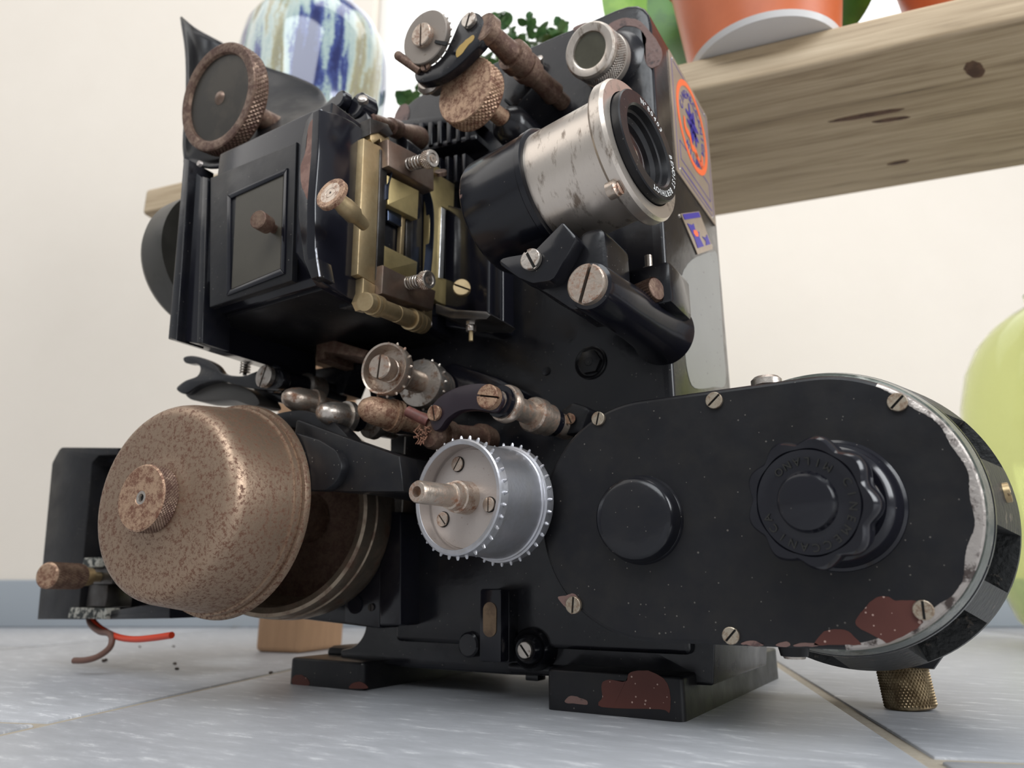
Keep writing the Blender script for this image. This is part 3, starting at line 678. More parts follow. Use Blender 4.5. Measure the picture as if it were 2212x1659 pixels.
# motor housing behind the cover with ventilation slots
HC = V(-.0515, 0, .0995); RH = .0757; k = Mesh(); 
def hy(y): return V(HC.x, y, HC.z)
Yd = V(0, 1, 0)
k.lathe(hy(.352), Yd, [(0, RC - .006), (0, RC + .0005, BLK), (.002, RC + .0040, EDGE2), (.010, RC + .0062, EDGE2), (.0103, RC + .0054, HOLE), (.0116, RC + .0054, HOLE), (.012, RC + .0068), (.014, RC + .0072)], BLK, 120)
r0_, r1_, y0_, y1_ = RC + .0072, RH, .366, .425
k.lathe(hy(y0_), Yd, [(-.001, r0_ * .88), (y1_ - y0_ + .002, r1_ * .86)], HOLE, 72)
k.lathe(hy(y1_), Yd, [(0, r1_), (.008, r1_ + .0008), (.05, RH * .99), (.07, RH * .9), (.085, RH * .6), (.087, 0)], WALLB, 120)
gaps = sorted([(16, 37), (60, 82), (104, 126), (148, 170), (195, 217), (243, 265), (292, 317), (330, 351)])
for i, (ga, gb_) in enumerate(gaps):
    a = gb_; b = gaps[(i + 1) % len(gaps)][0] + (360 if i == len(gaps) - 1 else 0); n = max(3, int((b - a) / 3)); lo = []
    for q in range(n + 1):
        ph = math.radians(a + (b - a) * q / n); e = V(math.cos(ph), 0, math.sin(ph))
        lo.append([hy(y0_) + e * r0_, hy(y1_) + e * r1_, hy(y1_) + e * r1_ * .87, hy(y0_) + e * r0_ * .89])
    loft(k, lo, [WALLB] * n)
house = k.build('motor_housing', proj)
k = Mesh(); e = V(math.cos(.085), 0, math.sin(.085)); Pq = hy(.398) + e * RH * .925; slot_head(k, Pq, e, .0046, BRASS, .0028, .3, .15, True, (0, 1, 0)); k.build('screw', house, 'brass slotted screw')
k = Mesh(); fx = V(-.040, .480, 0)
k.prism([V(fx.x - .026, .462, .030), V(fx.x + .026, .462, .034), V(fx.x + .017, .462, .0225), V(fx.x - .017, .462, .0225)], V(0, .036, 0), BLK, .002, both=True); k.build('foot_boss', house)
k = Mesh(); k.knurl((-.0378, .481, .0008), V(-.10, .02, 1), .0128, 0, .0225, BRASSK, 44, 16, .0007); k.lathe((-.0378, .481, .0008), V(-.10, .02, 1), [(-.0007, .0118), (0, .0127), (0.0225, .0127), (.0232, .0118), (.026, .008)], BRASSK, 48)
k.build('levelling_foot', proj, 'knurled brass screw foot')
k = Mesh(); Pq = oY(1715, 1404, .352); rr = rpx(30, Pq); k.lathe(Pq + V(0, 0, .003), V(0, 0, -1), [(0, rr * 1.15), (.004, rr), (.0055, rr * .95), (.0056, rr * .8, STEEL), (.0066, rr * .72, STEEL), (.0068, 0)], BLKM, 36); k.build('drain_plug', proj)
k = Mesh(); Pq = oY(1655, 822, .362); rr = rpx(32, Pq); k.lathe(Pq + V(0, 0, -.003), ZZ, [(0, rr), (.003, rr), (.0045, rr * .8), (.005, 0)], STEEL, 36); k.build('oil_cap', proj)

# name plates on the right face of the column
k = Mesh()
q = pX([(1441, 137), (1531, 236), (1535, 474), (1464, 378)], XR)
ys = [p.y for p in q]; y0, y1 = sum(sorted(ys)[:2]) / 2, sum(sorted(ys)[2:]) / 2
zt = (q[0].z + q[1].z) / 2; zb = (q[2].z + q[3].z) / 2
def plq(yf, zf, d=.0006): return V(XR + d, y0 + (y1 - y0) * yf, zb + (zt - zb) * zf)
plate = Mesh(); plate.prism(rounded([plq(0, 0, 0), plq(1, 0, 0), plq(1, 1, 0), plq(0, 1, 0)], .0015), V(.0008, 0, 0), PLATE, .0002)
npl = plate.build('name_plate', proj, 'champagne metal plate with orange ring emblem')
k = Mesh(); YY = V(0, 1, 0); W_ = y1 - y0; H_ = zt - zb
ec = plq(.5, .615, .0009)
ring_flat(k, ec, YY * 1, ZZ, W_ * .345, W_ * .395, ORANGE, .0002, su=1, sv=1.0, n=72)
def stroke(pts, w_, m):
    P_ = smooth_path([ec + YY * a * W_ + ZZ * b * W_ for a, b in pts], 6); vs = []
    for i, p in enumerate(P_):
        t = (P_[min(i + 1, len(P_) - 1)] - P_[max(0, i - 1)]).normalized(); sd = V(1, 0, 0).cross(t) * w_ * W_ * (.35 + .65 * math.sin(PI * (i + 1) / (len(P_) + 1)))
        vs += [p + sd, p - sd]
    k.poly([p + V(.0002, 0, 0) for p in vs], [[2 * i, 2 * i + 1, 2 * i + 3, 2 * i + 2] for i in range(len(P_) - 1)], m, False)
stroke([(-.22, -.02), (-.20, -.12), (-.10, -.14), (-.06, -.24)], .035, ORANGE); stroke([(.22, -.14), (.20, -.24), (.10, -.24), (.04, -.18)], .035, ORANGE); stroke([(-.06, -.24), (.0, -.2), (.10, -.26)], .03, ORANGE)
for a, b in (((-.16, .08), (.16, .04)), ((-.14, .0), (.15, -.05)), ((-.06, .20), (-.03, -.16)), ((.05, .18), (.07, -.14)), ((0, .14), (0, -.12))): stroke([a, ((a[0] + b[0]) / 2, (a[1] + b[1]) / 2), b], .028, BLUEI)
k.build('emblem', npl, 'orange ring with blue star emblem')
k = Mesh(); arc_text(k, 'CINEMECCANICA', ec, YY, ZZ, W_ * .275, math.radians(168), math.radians(15.8), W_ * .10, BLUEI); arc_text(k, 'MILANO', ec, YY, ZZ, W_ * .30, math.radians(236), math.radians(14), W_ * .09, BLUEI, inward=True)
k.build('lettering', npl, 'blue printed lettering')
k = Mesh()
def outline(z0, z1, yy0, yy1, w_=.0003):
    for a, b, c, d_ in ((yy0, yy1, z0, z0), (yy0, yy1, z1, z1), (yy0, yy0, z0, z1), (yy1, yy1, z0, z1)):
        A_ = plq(a, c, .0009); B_ = plq(b, d_, .0009); k.bb((XR + .0008, min(A_.y, B_.y) - w_, min(A_.z, B_.z) - w_), (XR + .00095, max(A_.y, B_.y) + w_, max(A_.z, B_.z) + w_), BLUEI, 0)
outline(.16, .31, .12, .88); outline(.045, .955, .05, .95, .0002)
k.bb((XR + .0008, plq(.12, 0).y, plq(0, .085).z), (XR + .00095, plq(.9, 0).y, plq(0, .095).z), BLUEI, 0); k.build('printed_lines', npl)
for yf, zf in ((.08, .96), (.92, .97), (.08, .05), (.92, .04)):
    k = Mesh(); k.lathe(plq(yf, zf, .0006), V(1, 0, 0), [(0, .0017), (.0008, .0013), (.0011, 0)], STEEL, 16); k.build('rivet', npl)
q = pX([(1468, 462), (1508, 457), (1538, 538), (1505, 550)], XR)
k = Mesh(); k.prism(rounded(q, .0008), V(.0008, 0, 0), PLATE, .0002); bd = k.build('enamel_badge', proj, 'small metal badge enamelled in blue and orange')
k = Mesh()
def bq(a, b): return (q[0] * (1 - a) + q[1] * a) * (1 - b) + (q[3] * (1 - a) + q[2] * a) * b + V(.0009, 0, 0)
def bpoly(pts, m, d=.0002):
    A_ = [bq(*p) for p in pts]; k.prism(A_, V(d, 0, 0), m, 0)
bpoly([(.06, .02), (.94, .02), (.94, .15), (.06, .15)], BLUEI)
bpoly([(.1, .24), (.3, .3), (.42, .27), (.38, .45), (.55, .5), (.45, .62), (.5, .86), (.12, .86), (.16, .6)], BLUEI)
bpoly([(.62, .62), (.8, .68), (.93, .6), (.93, .86), (.64, .86), (.72, .76)], BLUEI)
bpoly([(.27, .42), (.42, .44), (.46, .52), (.4, .6), (.26, .58), (.22, .5)], ORANGE, .0003)
k.build('badge_print', bd, 'blue and orange print')
for a, b in ((-.06, .05), (1.04, .92)):
    k = Mesh(); k.lathe(bq(a, b) - V(.0009, 0, 0), V(1, 0, 0), [(0, .0014), (.0008, .0011), (.001, 0)], STEEL, 14); k.build('rivet', bd)
# ------------------------------------------------------------------ lens, its holder and the focusing boss
LX = V(1, -.115, .085).normalized(); LC = oY(1388, 321, .318); XF = 0.0
def lx(x): return LC + LX * x
k = Mesh(); k.lathe(lx(XF - .098), LX, [(0, .033), (.0005, .0352), (.002, .0358), (.040, .0358), (.0408, .0366), (.0440, .0366), (.0446, .0352), (.0446, .03), (.001, .03)], BLKC, 96)
hold = k.build('lens_holder', proj)
k = Mesh(); k.lathe(lx(XF - .0625), LX, [(0, .0335), (.052, .0335), (.0525, .0345), (.053, .0382), (.0545, .0392), (.0600, .0392), (.0618, .0380), (.0618, .0315), (.058, .031), (0, .03)], CHROME, 112)
lens = k.build('projection_lens', proj, 'nickel-plated lens barrel with wide rim')
k = Mesh(); k.lathe(lx(XF - .004), LX, [(0, .0308), (.0075, .0308), (.0082, .0302), (.0082, .0232), (.0072, .0222), (.004, .0215), (.0035, .0200), (.001, .0195), (-.001, .0175), (-.006, .017)], BLKM, 96, caps=False); lr = k.build('front_ring', lens, 'black engraved ring')
k = Mesh(); k.lathe(lx(XF - .012), LX, [(0, 0), (0, .0176), (.0045, .0176), (.0068, .012), (.008, .006), (.0084, 0)], LENSG, 64); k.build('front_glass', lens)
k = Mesh(); cR = lx(XF + .0043); LU = (V(0, 1, 0) - LX * LX.y).normalized(); LV = LX.cross(LU)
def ang(px, py):
    p = oX(px, py, cR.x) - cR; return math.atan2(p.z, p.y)
arc_text(k, 'Nº80403', cR, LU, LV, .0266, math.radians(93), math.radians(7.6), .0050, WHITE, thick=.00012)
arc_text(k, 'BENOIST BERTHIOT', cR, LU, LV, .0266, math.radians(13), math.radians(7.2), .0047, WHITE, thick=.00012)
k.build('engraving', lens, 'white engraved lettering')
k = Mesh(); Pq = lx(XF - .0065) + V(0, -.0235, -.0335) * .98
k.lathe(Pq + V(-.004, 0, 0), LX, [(0, .0045), (.0045, .0045), (.0055, .003), (.0055, 0)], STEELR, 20); slot_head(k, Pq + V(.001, 0, 0), LX, .0034, STEELR, .0016, .9, .16, True); k.build('screw', lens)
# clamp lug and arm down to the boss
k = Mesh()
k.prism(rounded(pY([(1062, 560), (1150, 545), (1215, 478), (1246, 512), (1195, 605), (1150, 612), (1120, 600)], .302), [.004, .004, .002, .003, .006, .006, .004]), V(0, .014, 0), BLK, .001)
k.build('clamp_lug', hold)
screw(hold, (1150, 563), .3015, 24, STEEL, .45, 'clamp_screw')
k = Mesh(); k.prism(rounded(pY([(1120, 600), (1246, 530), (1256, 500), (1306, 488), (1312, 580), (1300, 660), (1235, 670), (1190, 640)], .312), .006), V(0, .03, 0), BLK, .002); k.build('support_arm', proj)
S = Shaft((1268, 614), .292, (1432, 722), .39); k = Mesh()
k.lathe(S.A, S.d, S.prof([(1272, 40), (1274, 52), (1280, 54), (1330, 54), (1380, 55), (1404, 58), (1420, 62), (1432, 70)]), BLKS, 64); boss = k.build('focus_boss', proj)
k = Mesh(); slot_head(k, S.A + S.d * .004, -S.d, rpx(45, S.A), STEELR, .006, -.35, .1, False); k.build('big_slotted_screw', boss, 'large rust-flecked slotted screw')
k = Mesh(); ybox(k, 1340, 585, 1452, 652, .35, .385, BLK, .003); ear = k.build('adjuster_ear', proj)
k = Mesh(); Pq = oY(1402, 588, .36); hexa(k, Pq + V(0, 0, -.002), ZZ, rpx(15, Pq), .0045, STEEL, .2); k.lathe(Pq, ZZ, [(0, rpx(8, Pq)), (.010, rpx(8, Pq)), (.011, 0)], STEEL, 18); k.build('lock_nut', ear)
k = Mesh(); Pq = oY(1418, 624, .345); dx = V(1, -.35, .02).normalized(); rr = rpx(26, Pq)
k.knurl(Pq, -dx, rr, 0, .0115, RUSTD, 26, 1, .0005, True); k.lathe(Pq, dx, [(-.030, rr * .35), (-.0116, rr * .35), (-.0115, rr * .97), (0, rr * .97), (.0004, rr * .93), (.0008, 0)], RUSTD, 40); k.build('knurled_screw', ear, 'dark rusty knurled thumb screw')

# viewing port (eyepiece) high on the column
S = Shaft((1272, 107), .358, (1322, 142), .39); k = Mesh(); r = rpx(62, S.A); L_ = (oY(1322, 142, .39) - S.A).length
k.lathe(S.A, S.d, [(.002, 0, OLIVE), (.002, r * .62, OLIVE), (.0005, r * .64), (0, r * .70), (0, r * .90), (.0015, r * .97), (.004, r * .99), (.006, r * .94)], CHROME, 72)
k.knurl(S.A, S.d, r * .955, .006, .019, STEEL, 70, 7, .0005)
k.lathe(S.A, S.d, [(.019, r * .90), (.0195, r * .98), (.027, r * 1.0), (.0275, r * .9)], CHROME, 72); k.lathe(S.A, S.d, [(.024, r * 1.0), (L_ - .004, r * 1.04), (L_, r * 1.2), (L_ + .003, r * 1.3)], BLK, 72)
k.build('viewing_port', proj, 'knurled nickel eyepiece with olive glass')

# fly knob, knob shaft (right of the top film roller)
def knobshaft(name, a, Ya, b, Yb, rad, face_px, back_px, stem_r, end_px, m, stem_m, nu=60, lab=None, ring=None, nat=0):
    S = Shaft(a, Ya, b, Yb, nat); k = Mesh(); r = rpx(rad, S.A); t1 = S.t(back_px)
    k.knurl(S.A, S.d, r, .0007, t1 - .0005, m, nu, max(5, int((t1) / (PI * r / nu * 1.15))), .0006)
    if ring: k.lathe(S.A, S.d, [(.0025, 0, ring), (.0025, r * .80, ring), (0.0004, r * .82), (0, r * .86), (0, r * .975), (.0007, r)], m, 72, caps=False)
    else: k.lathe(S.A, S.d, [(0, 0), (0, r * .975), (.0007, r)], m, 72, caps=False)
    t2 = S.t(end_px); k.lathe(S.A, S.d, [(t1 - .0005, r), (t1, r * .95), (t1, rpx(stem_r, S.P(back_px))), (t2, rpx(stem_r, S.P(end_px)) * 1.0)], m, 48)
    o = k.build(name, proj, lab); return o, S, r
o, S, r = knobshaft('framing_knob', (1003, 193), .315, (1102, 264), .36, 76, 0, 1032, 19, 1104, RUST, RUSTD, 46, 'mottled rusty knurled knob', nat=.2)
Pq = S.P(1100); k = Mesh(); k.lathe(Pq, V(0, 1, 0), [(-.008, rpx(20, Pq)), (-.004, rpx(34, Pq)), (.0, rpx(42, Pq)), (.03, rpx(46, Pq))], BLK, 40); k.build('knob_boss', proj)

# large recessed knob at the upper left
o, S, r = knobshaft('lamp_adjusting_knob', (468, 208), .262, (660, 296), .345, 120, 0, 500, 24, 648, RUSTD, RUSTD, 74, 'big recessed knurled knob', nat=.3, ring=mat('dark_olive_dish', (.05, .042, .032), (.035, .03, .024), metal=.3, rough=.35, scale=40))
k = Mesh(); k.lathe(S.A + S.d * .003, -S.d, [(0, rpx(17, S.A)), (.001, rpx(15, S.A)), (.0024, rpx(8, S.A)), (.0026, 0)], BRONZE, 24); k.build('centre_button', o)

# top film roller with its swinging arm
S = Shaft((917, 80), .300, (955, 110), .318); k = Mesh(); r = rpx(60, S.A)
k.lathe(S.A, S.d, [(.001, 0), (0, r * .35), (0, r * .97), (.0006, r), (.0042, r), (.005, r * .98), (.0055, r * .6), (.012, r * .5)], ALUD, 64)
for i in range(24):
    a = 2 * PI * i / 24; aa = S.d.orthogonal().normalized(); bb_ = S.d.cross(aa); e = aa * math.cos(a) + bb_ * math.sin(a); k.lathe(S.A + S.d * .0046 + e * (r - .0004), e, [(0, .0009), (.0012, .0005), (.0015, 0)], STEEL, 8)
tr = k.build('film_roller', proj, 'matt disc roller with slotted centre screw')
k = Mesh(); slot_head(k, S.A, -S.d, rpx(26, S.A), STEELR, .004, -.1, .09, True); k.build('centre_screw', tr, 'stained slotted screw')
k = Mesh(); A0 = oY(917, 80, .2995); k.prism(pY([(940, 86), (966, 90), (962, 98), (938, 92)], .2995), V(0, .0012, 0), HOLE, 0); k.build('slot', tr)
def ribbon(pts, Y, th, m, bev=.0008):
    """flat link: outline px polygon at depth Y extruded back by th"""
    k = Mesh(); k.prism(smooth_loop(pY(pts, Y), 4), V(0, th, 0), m, bev, 2, both=True); return k
k = ribbon([(1010, 28), (1035, 30), (1050, 60), (1042, 88), (1020, 112), (985, 145), (945, 170), (905, 178), (895, 162), (905, 148), (935, 140), (958, 118), (975, 85), (993, 45)], .306, .007, BLK)
arm = k.build('roller_arm', proj)
k = Mesh(); flake(k, [(986, 110), (995, 98), (1010, 84), (1022, 76), (1024, 84), (1010, 100), (998, 116), (987, 124)], ('Y', .306), .0002, YEL); k.build('yellow_paint_mark', arm)
screw(arm, (1016, 47), .3058, 18, STEEL, -.3)
screw(arm, (921, 145), .3058, 12, RUSTD, .3)
k = Mesh(); A0 = oY(857, 118, .30); B0 = oY(908, 155, .306); k.tube([A0, A0 + (B0 - A0) * .05, B0], [rpx(8, A0), rpx(10, A0), rpx(9, B0)], RUSTD, 20); k.build('pin', arm)
k = Mesh(); P0 = oY(924, 168, .314); k.lathe(P0, V(0, 1, 0), [(0, rpx(26, P0)), (.002, rpx(33, P0)), (.004, rpx(33, P0)), (.005, rpx(27, P0)), (.012, rpx(20, P0))], STEEL, 40); k.build('guide_roller', arm)
S = Shaft((1042, 58), .306, (1216, 222), .39); k = Mesh()
k.lathe(S.A, S.d, S.prof([(1042, 28), (1043, 34), (1056, 35), (1057, 25), (1066, 23), (1088, 24), (1104, 26), (1104.5, 36), (1113, 37), (1121, 36), (1121.5, 30), (1132, 29), (1132.5, 33), (1142, 33), (1142.5, 28), (1152, 28), (1152.5, 24), (1176, 23), (1196, 25), (1196.5, 18), (1222, 18)]), RUSTD, 48)
k.build('roller_shaft', proj, 'rusty brown turned shaft')
k = Mesh(); k.prism(rounded(pY([(1085, 150), (1145, 135), (1165, 170), (1110, 235), (1085, 215)], .36), .006), V(0, .03, 0), BLK, .002); k.build('shaft_bracket', proj)
k = Mesh(); P0 = oY(1166, 130, .386); k.lathe(P0, V(.3, -1, .3), [(-.004, rpx(7, P0)), (.002, rpx(8, P0)), (.0024, rpx(5, P0)), (.0026, 0)], STEEL, 16); k.build('set_screw', col)

# lamp house and gate box at the left
XS = -.285
k = Mesh()
yb0 = .2615
k.prism(rounded([V(-.392, yb0, .347), V(-.392, yb0, .2515), V(-.392, yb0 + .011, .2335), V(-.392, .3965, .2335), V(-.392, .3965, .347)], [.002, .001, .001, .002, .002]), V(-.392 * -1 + XS - .003, 0, 0), BLKS, .001, both=True)
lamp = k.build('lamp_house', proj)
# front cheek with worn red-brown edge
k = Mesh(); prf = [(652, 300), (660, 262), (676, 240), (692, 234), (696, 238), (690, 330), (680, 430), (680, 540), (690, 596), (672, 602), (656, 560), (645, 470), (645, 380)]
k.prism(pY(prf, .2565), V(0, .012, 0), BLK, .0006, both=True)
k.prism([oX(x, y, XS) for x, y in ((692, 236), (730, 246), (762, 262), (800, 290), (786, 660), (745, 640), (700, 612), (690, 597), (680, 540), (680, 430), (688, 330))], V(-.006, 0, 0), BLKS, .001); ck = k.build('gate_cheek', proj)
k = Mesh(); flake(k, [(664, 300), (668, 270), (682, 252), (690, 250), (688, 290), (684, 340), (680, 400), (677, 430), (676, 460), (668, 440), (660, 420), (652, 400), (650, 360), (660, 330)], ('Y', .2565), .0003, mat('brown_primer', (.24, .13, .10), (.16, .075, .055), rough=.45, scale=80)); k.build('paint_flake', ck, 'brown primer down the worn edge')
k = Mesh(); k.tube(smooth_path(pY([(694, 238), (688, 300), (682, 370), (679, 430), (680, 500), (684, 550), (691, 598)], .2563), 5), .0006, mat('bright_scratched_edge', (.6, .62, .68), (.2, .2, .22), metal=.8, rough=.3, scale=160, thr=.55), 8); k.build('worn_edge', ck)
k = Mesh(); k.prism([oX(x, y, XS - .002) for x, y in ((786, 292), (1050, 430), (1060, 705), (786, 652))], V(-.02, 0, 0), BLK, .001); k.build('gate_back_panel', proj)
# side door, its pane painted with an olive reflection
Yd_ = yb0
def frame(msh, outer, inner, Y, th, m):
    O = pY(outer, Y); I = pY(inner, Y); n = 4
    for i in range(n): msh.prism([O[i], O[(i + 1) % n], I[(i + 1) % n], I[i]], V(0, th, 0), m, .0006)
k = Mesh(); ybox(k, 440, 370, 452, 700, yb0 - .003, yb0 + .01, BLKS, .001)
k = Mesh(); k.prism(pY([(454, 384), (640, 306), (630, 606), (452, 664)], yb0 - .0022), V(0, .004, 0), BLKM, .0008)
door = k.build('lamp_door', lamp)
k = Mesh(); frame(k, [(490, 420), (620, 362), (613, 590), (488, 638)], [(498, 428), (612, 376), (605, 580), (496, 626)], yb0 - .0036, .003, BLKS); k.build('door_moulding', door)
k = Mesh(); k.prism(pY([(510, 424), (612, 376), (605, 580), (500, 624)], yb0 - .0026), V(0, .001, 0), DOORG, 0); k.build('door_pane', door, 'dull pane with an olive reflection in its colour')
S = Shaft((556, 472), .245, (590, 490)); k = Mesh(); S = Shaft((556, 473), .244, (600, 500), .262)
k.lathe(S.A, S.d, [(0, 0), (0, rpx(19, S.A)), (.0006, rpx(21, S.A)), (.009, rpx(20, S.A)), (.0095, rpx(11, S.A)), (.02, rpx(10, S.A))], RUSTD, 32); k.build('door_knob', door, 'rusty steel knob')
# left flange of the lamp house (stepped edge) and hinge strips
k = Mesh()
k.prism(pY([(396, 352), (440, 385), (428, 742), (362, 732)], .2645), V(0, .10, 0), BLKS, .0012)
k.prism(pY([(396, 340), (408, 345), (380, 735), (364, 730)], .258), V(0, .02, 0), BLK, .001)
k.prism(pY([(436, 380), (448, 384), (436, 740), (424, 740)], .2585), V(0, .02, 0), BLK, .001)
k.build('side_flange', lamp)
k = Mesh(); pts = [oZ(x, y, .2335) for x, y in ((440, 700), (664, 610), (700, 640), (780, 690))]
k.bb((-.415, .276, .2315), (XS - .01, .40, .2365), BLKM, .0015); k.build('underside_plate', lamp)
k = Mesh(); P0 = oY(452, 575, .33); rr = rpx(146, P0); k.lathe(P0, V(-1, 0, 0), [(-.02, rr), (.004, rr), (.010, rr * .95), (.016, rr * .8), (.020, rr * .5), (.022, 0)], mat('grey_olive_cover', (.045, .042, .036), (.035, .033, .028), rough=.4, scale=30), 72); k.build('shutter_cover', lamp, 'grey-olive domed cover')
# hood
rows = [[(392, 35, .300), (404, 110, .292), (406, 200, .284), (400, 290, .276), (396, 350, .266)],
        [(425, 62, .315), (425, 130, .318), (424, 215, .310), (420, 300, .292), (418, 352, .268)],
        [(480, 92, .335), (475, 150, .335), (470, 225, .322), (466, 305, .298), (465, 360, .270)],
        [(560, 138, .345), (550, 185, .338), (545, 245, .318), (542, 300, .294), (542, 340, .268)],
        [(640, 166, .350), (635, 200, .340), (632, 245, .318), (630, 280, .294), (628, 305, .268)],
        [(690, 192, .352), (694, 222, .345), (692, 252, .325), (684, 275, .300), (676, 296, .272)],
        [(712, 232, .356), (716, 248, .350), (712, 270, .335), (706, 290, .310), (700, 300, .285)]]
g = [[oY(*q) for q in r_] for r_ in rows]
g = [smooth_path(r_, 5) for r_ in g]; gT = [smooth_path([g[i][j] for i in range(len(g))], 5) for j in range(len(g[0]))]
nr, nc = len(gT), len(gT[0]); k = Mesh()
k.poly([p for r_ in gT for p in r_], [[i * nc + j, i * nc + j + 1, (i + 1) * nc + j + 1, (i + 1) * nc + j] for i in range(nr - 1) for j in range(nc - 1)], BLKM)
ho = k.build('lamp_hood', lamp, 'flared glossy black hood'); md = ho.modifiers.new('s', 'SOLIDIFY'); md.thickness = .0018; md.offset = 1
k = Mesh(); P0 = oY(434, 355, .262); k.lathe(P0, NX, [(0, rpx(7, P0)), (.002, rpx(6, P0)), (.002, 0)], ALU, 16); k.build('rivet', lamp)
k = Mesh(); k.prism(rounded(pY([(690, 235), (720, 205), (800, 245), (880, 300), (880, 340), (790, 300), (705, 300)], .335), .004), V(0, .05, 0), BLK, .002); k.build('gate_top_casting', lamp)
# cooling ribs
k = Mesh()
for i in range(7):
    x = 884 + i * 20; yy = 262 + 3 * i * 0; k.prism(pY([(x, 268 - i * 2), (x + 9, 265 - i * 2), (x + 9, 318 - i * 3), (x, 322 - i * 3)], .372), V(0, .012, 0), BLK, .001)
k.prism(pY([(840, 262), (1030, 235), (1030, 255), (840, 285)], .374), V(0, .016, 0), BLK, .002); k.prism(pY([(880, 318), (1030, 288), (1030, 300), (880, 335)], .374), V(0, .016, 0), BLK, .002)
for i in range(5):
    x = 925 + i * 18; k.prism(pY([(x, 345 - i * 3), (x + 8, 342 - i * 3), (x + 8, 400 - i * 3), (x, 404 - i * 3)], .372), V(0, .012, 0), BLK, .001)
k.build('cooling_ribs', proj)

# film gate, facing right
XG = -.280
def gx(pts, X, th, m, bev=.0004, rnd=0):
    P_ = pX(pts, X)
    if rnd: P_ = rounded(P_, rnd)
    k.prism(P_, V(-th, 0, 0), m, bev)
k = Mesh(); gx([(786, 298), (826, 318), (812, 616), (772, 592)], XG, .006, BRASS, .0005)
gx([(800, 262), (822, 270), (842, 300), (842, 330), (826, 330), (822, 300), (806, 310), (800, 300)], XG, .006, BRASS)
gate = k.build('film_gate', proj, 'brass film gate')
k = Mesh(); gx([(822, 322), (838, 330), (828, 628), (812, 618)], XG + .001, .010, DARKST); k.build('runner_rail', gate, 'dark steel rail')
k = Mesh(); gx([(930, 352), (952, 364), (952, 380), (982, 398), (980, 460), (954, 445), (948, 598), (978, 608), (976, 664), (946, 652), (930, 640), (926, 600)], XG - .001, .005, BRASSB); k.build('right_runner', gate, 'bright brass runner')
k = Mesh(); gx([(954, 447), (963, 452), (958, 602), (948, 600)], XG, .004, mat('polished_steel_strip', (.75, .74, .72), metal=.9, rough=.22, bump=.3)); k.build('steel_strip', gate)
k = Mesh(); gx([(838, 300), (938, 352), (938, 412), (838, 358)], XG + .006, .010, BRONZE, .0008); bl = k.build('upper_block', gate, 'browned steel block')
k = Mesh(); gx([(828, 572), (942, 628), (936, 670), (824, 634)], XG + .006, .010, BRONZE, .0008); bl2 = k.build('lower_block', gate, 'browned steel block')
k = Mesh(); gx([(836, 378), (905, 412), (902, 474), (838, 442)], XG + .001, .007, BRASSB, .0006, .0006); k.build('pressure_plate', gate, 'bright brass upper plate'); k = Mesh(); gx([(826, 528), (902, 566), (898, 612), (828, 585)], XG + .001, .007, BRASSB, .0006, .0006); k.build('pressure_plate', gate, 'bright brass lower plate')
k = Mesh(); gx([(836, 360), (938, 412), (928, 625), (828, 580)], XG - .008, .004, HOLE, 0); k.build('aperture', gate)
k = Mesh(); gx([(838, 445), (868, 460), (868, 490), (838, 476)], XG - .003, .003, BLUED); gx([(868, 462), (876, 466), (872, 556), (864, 552)], XG - .003, .003, BRASS); gx([(878, 468), (893, 474), (890, 566), (876, 560)], XG - .004, .003, DARKST); k.build('aperture_frame', gate, 'blued steel frame')
for pts in ([(926, 406), (936, 450), (936, 520), (930, 590), (922, 622)], [(836, 362), (848, 366), (840, 400), (838, 430)]):
    k = Mesh(); P_ = smooth_path(pX(pts, XG + .002), 6); vs = []
    for p in P_: vs += [p + V(0, -.0005, 0), p + V(0, .0005, 0), p + V(-.006, .0005, 0), p + V(-.006, -.0005, 0)]
    k.poly(vs, [[4 * i + a, 4 * i + (a + 1) % 4, 4 * i + 4 + (a + 1) % 4, 4 * i + 4 + a] for i in range(len(P_) - 1) for a in range(4)], BLUED); k.build('leaf_spring', gate, 'thin blued steel spring')
for (a, b, rp, host) in (((884, 356), (936, 342), 20, bl), ((882, 612), (928, 604), 21, bl2)):
    A0 = oX(*a, XG + .006); B0 = oY(b[0], b[1], A0.y - .002); d_ = (B0 - A0).normalized(); L_ = (B0 - A0).length
    k = Mesh(); spring(k, A0, d_, rpx(13, A0), L_ * .72, 6, .0006, STEEL); k.lathe(A0, d_, [(0, rpx(8, A0)), (L_, rpx(8, A0))], STEELR, 16)
    r = rpx(rp, B0); k.knurl(A0, d_, r * .93, L_ * .70, L_ - .0006, STEELR, 26, 6, .0004); k.lathe(A0, d_, [(L_ * .68, r * .6), (L_ * .70, r * .9), (L_ - .0006, r * .93), (L_, r * .88), (L_, r * .6), (L_ - .0008, r * .5), (L_ - .0008, r * .2), (L_, r * .15), (L_, 0)], STEEL, 32)
    k.build('spring_screw', host, 'spring-loaded knurled screw')
S = Shaft((790, 652), .282, (918, 702), .352); k = Mesh()
k.lathe(S.A, S.d, S.prof([(788, 18), (788.3, 21), (799, 21), (799.3, 17), (802, 17), (802.3, 24), (808, 24), (808.3, 18), (811, 18), (811.3, 24), (817, 24), (817.3, 19), (852, 19), (852.3, 17), (854, 17), (854.3, 19), (884, 20), (884.3, 24), (890, 24), (890.3, 18), (893, 18), (893.3, 24), (900, 24), (900.3, 18), (904, 18), (904.3, 22), (912, 22), (912.3, 15), (920, 12)]), BRASS, 40); k.build('hinge_pin', gate, 'turned brass hinge')
k = Mesh(); gx([(785, 600), (812, 616), (808, 655), (800, 672), (784, 668), (776, 650), (784, 630)], XG + .001, .006, BRASS, .0005); k.build('hinge_lug', gate); k = Mesh(); gx([(916, 660), (934, 668), (934, 706), (918, 700)], XG + .001, .006, BRASS, .0005); k.build('hinge_lug', gate)
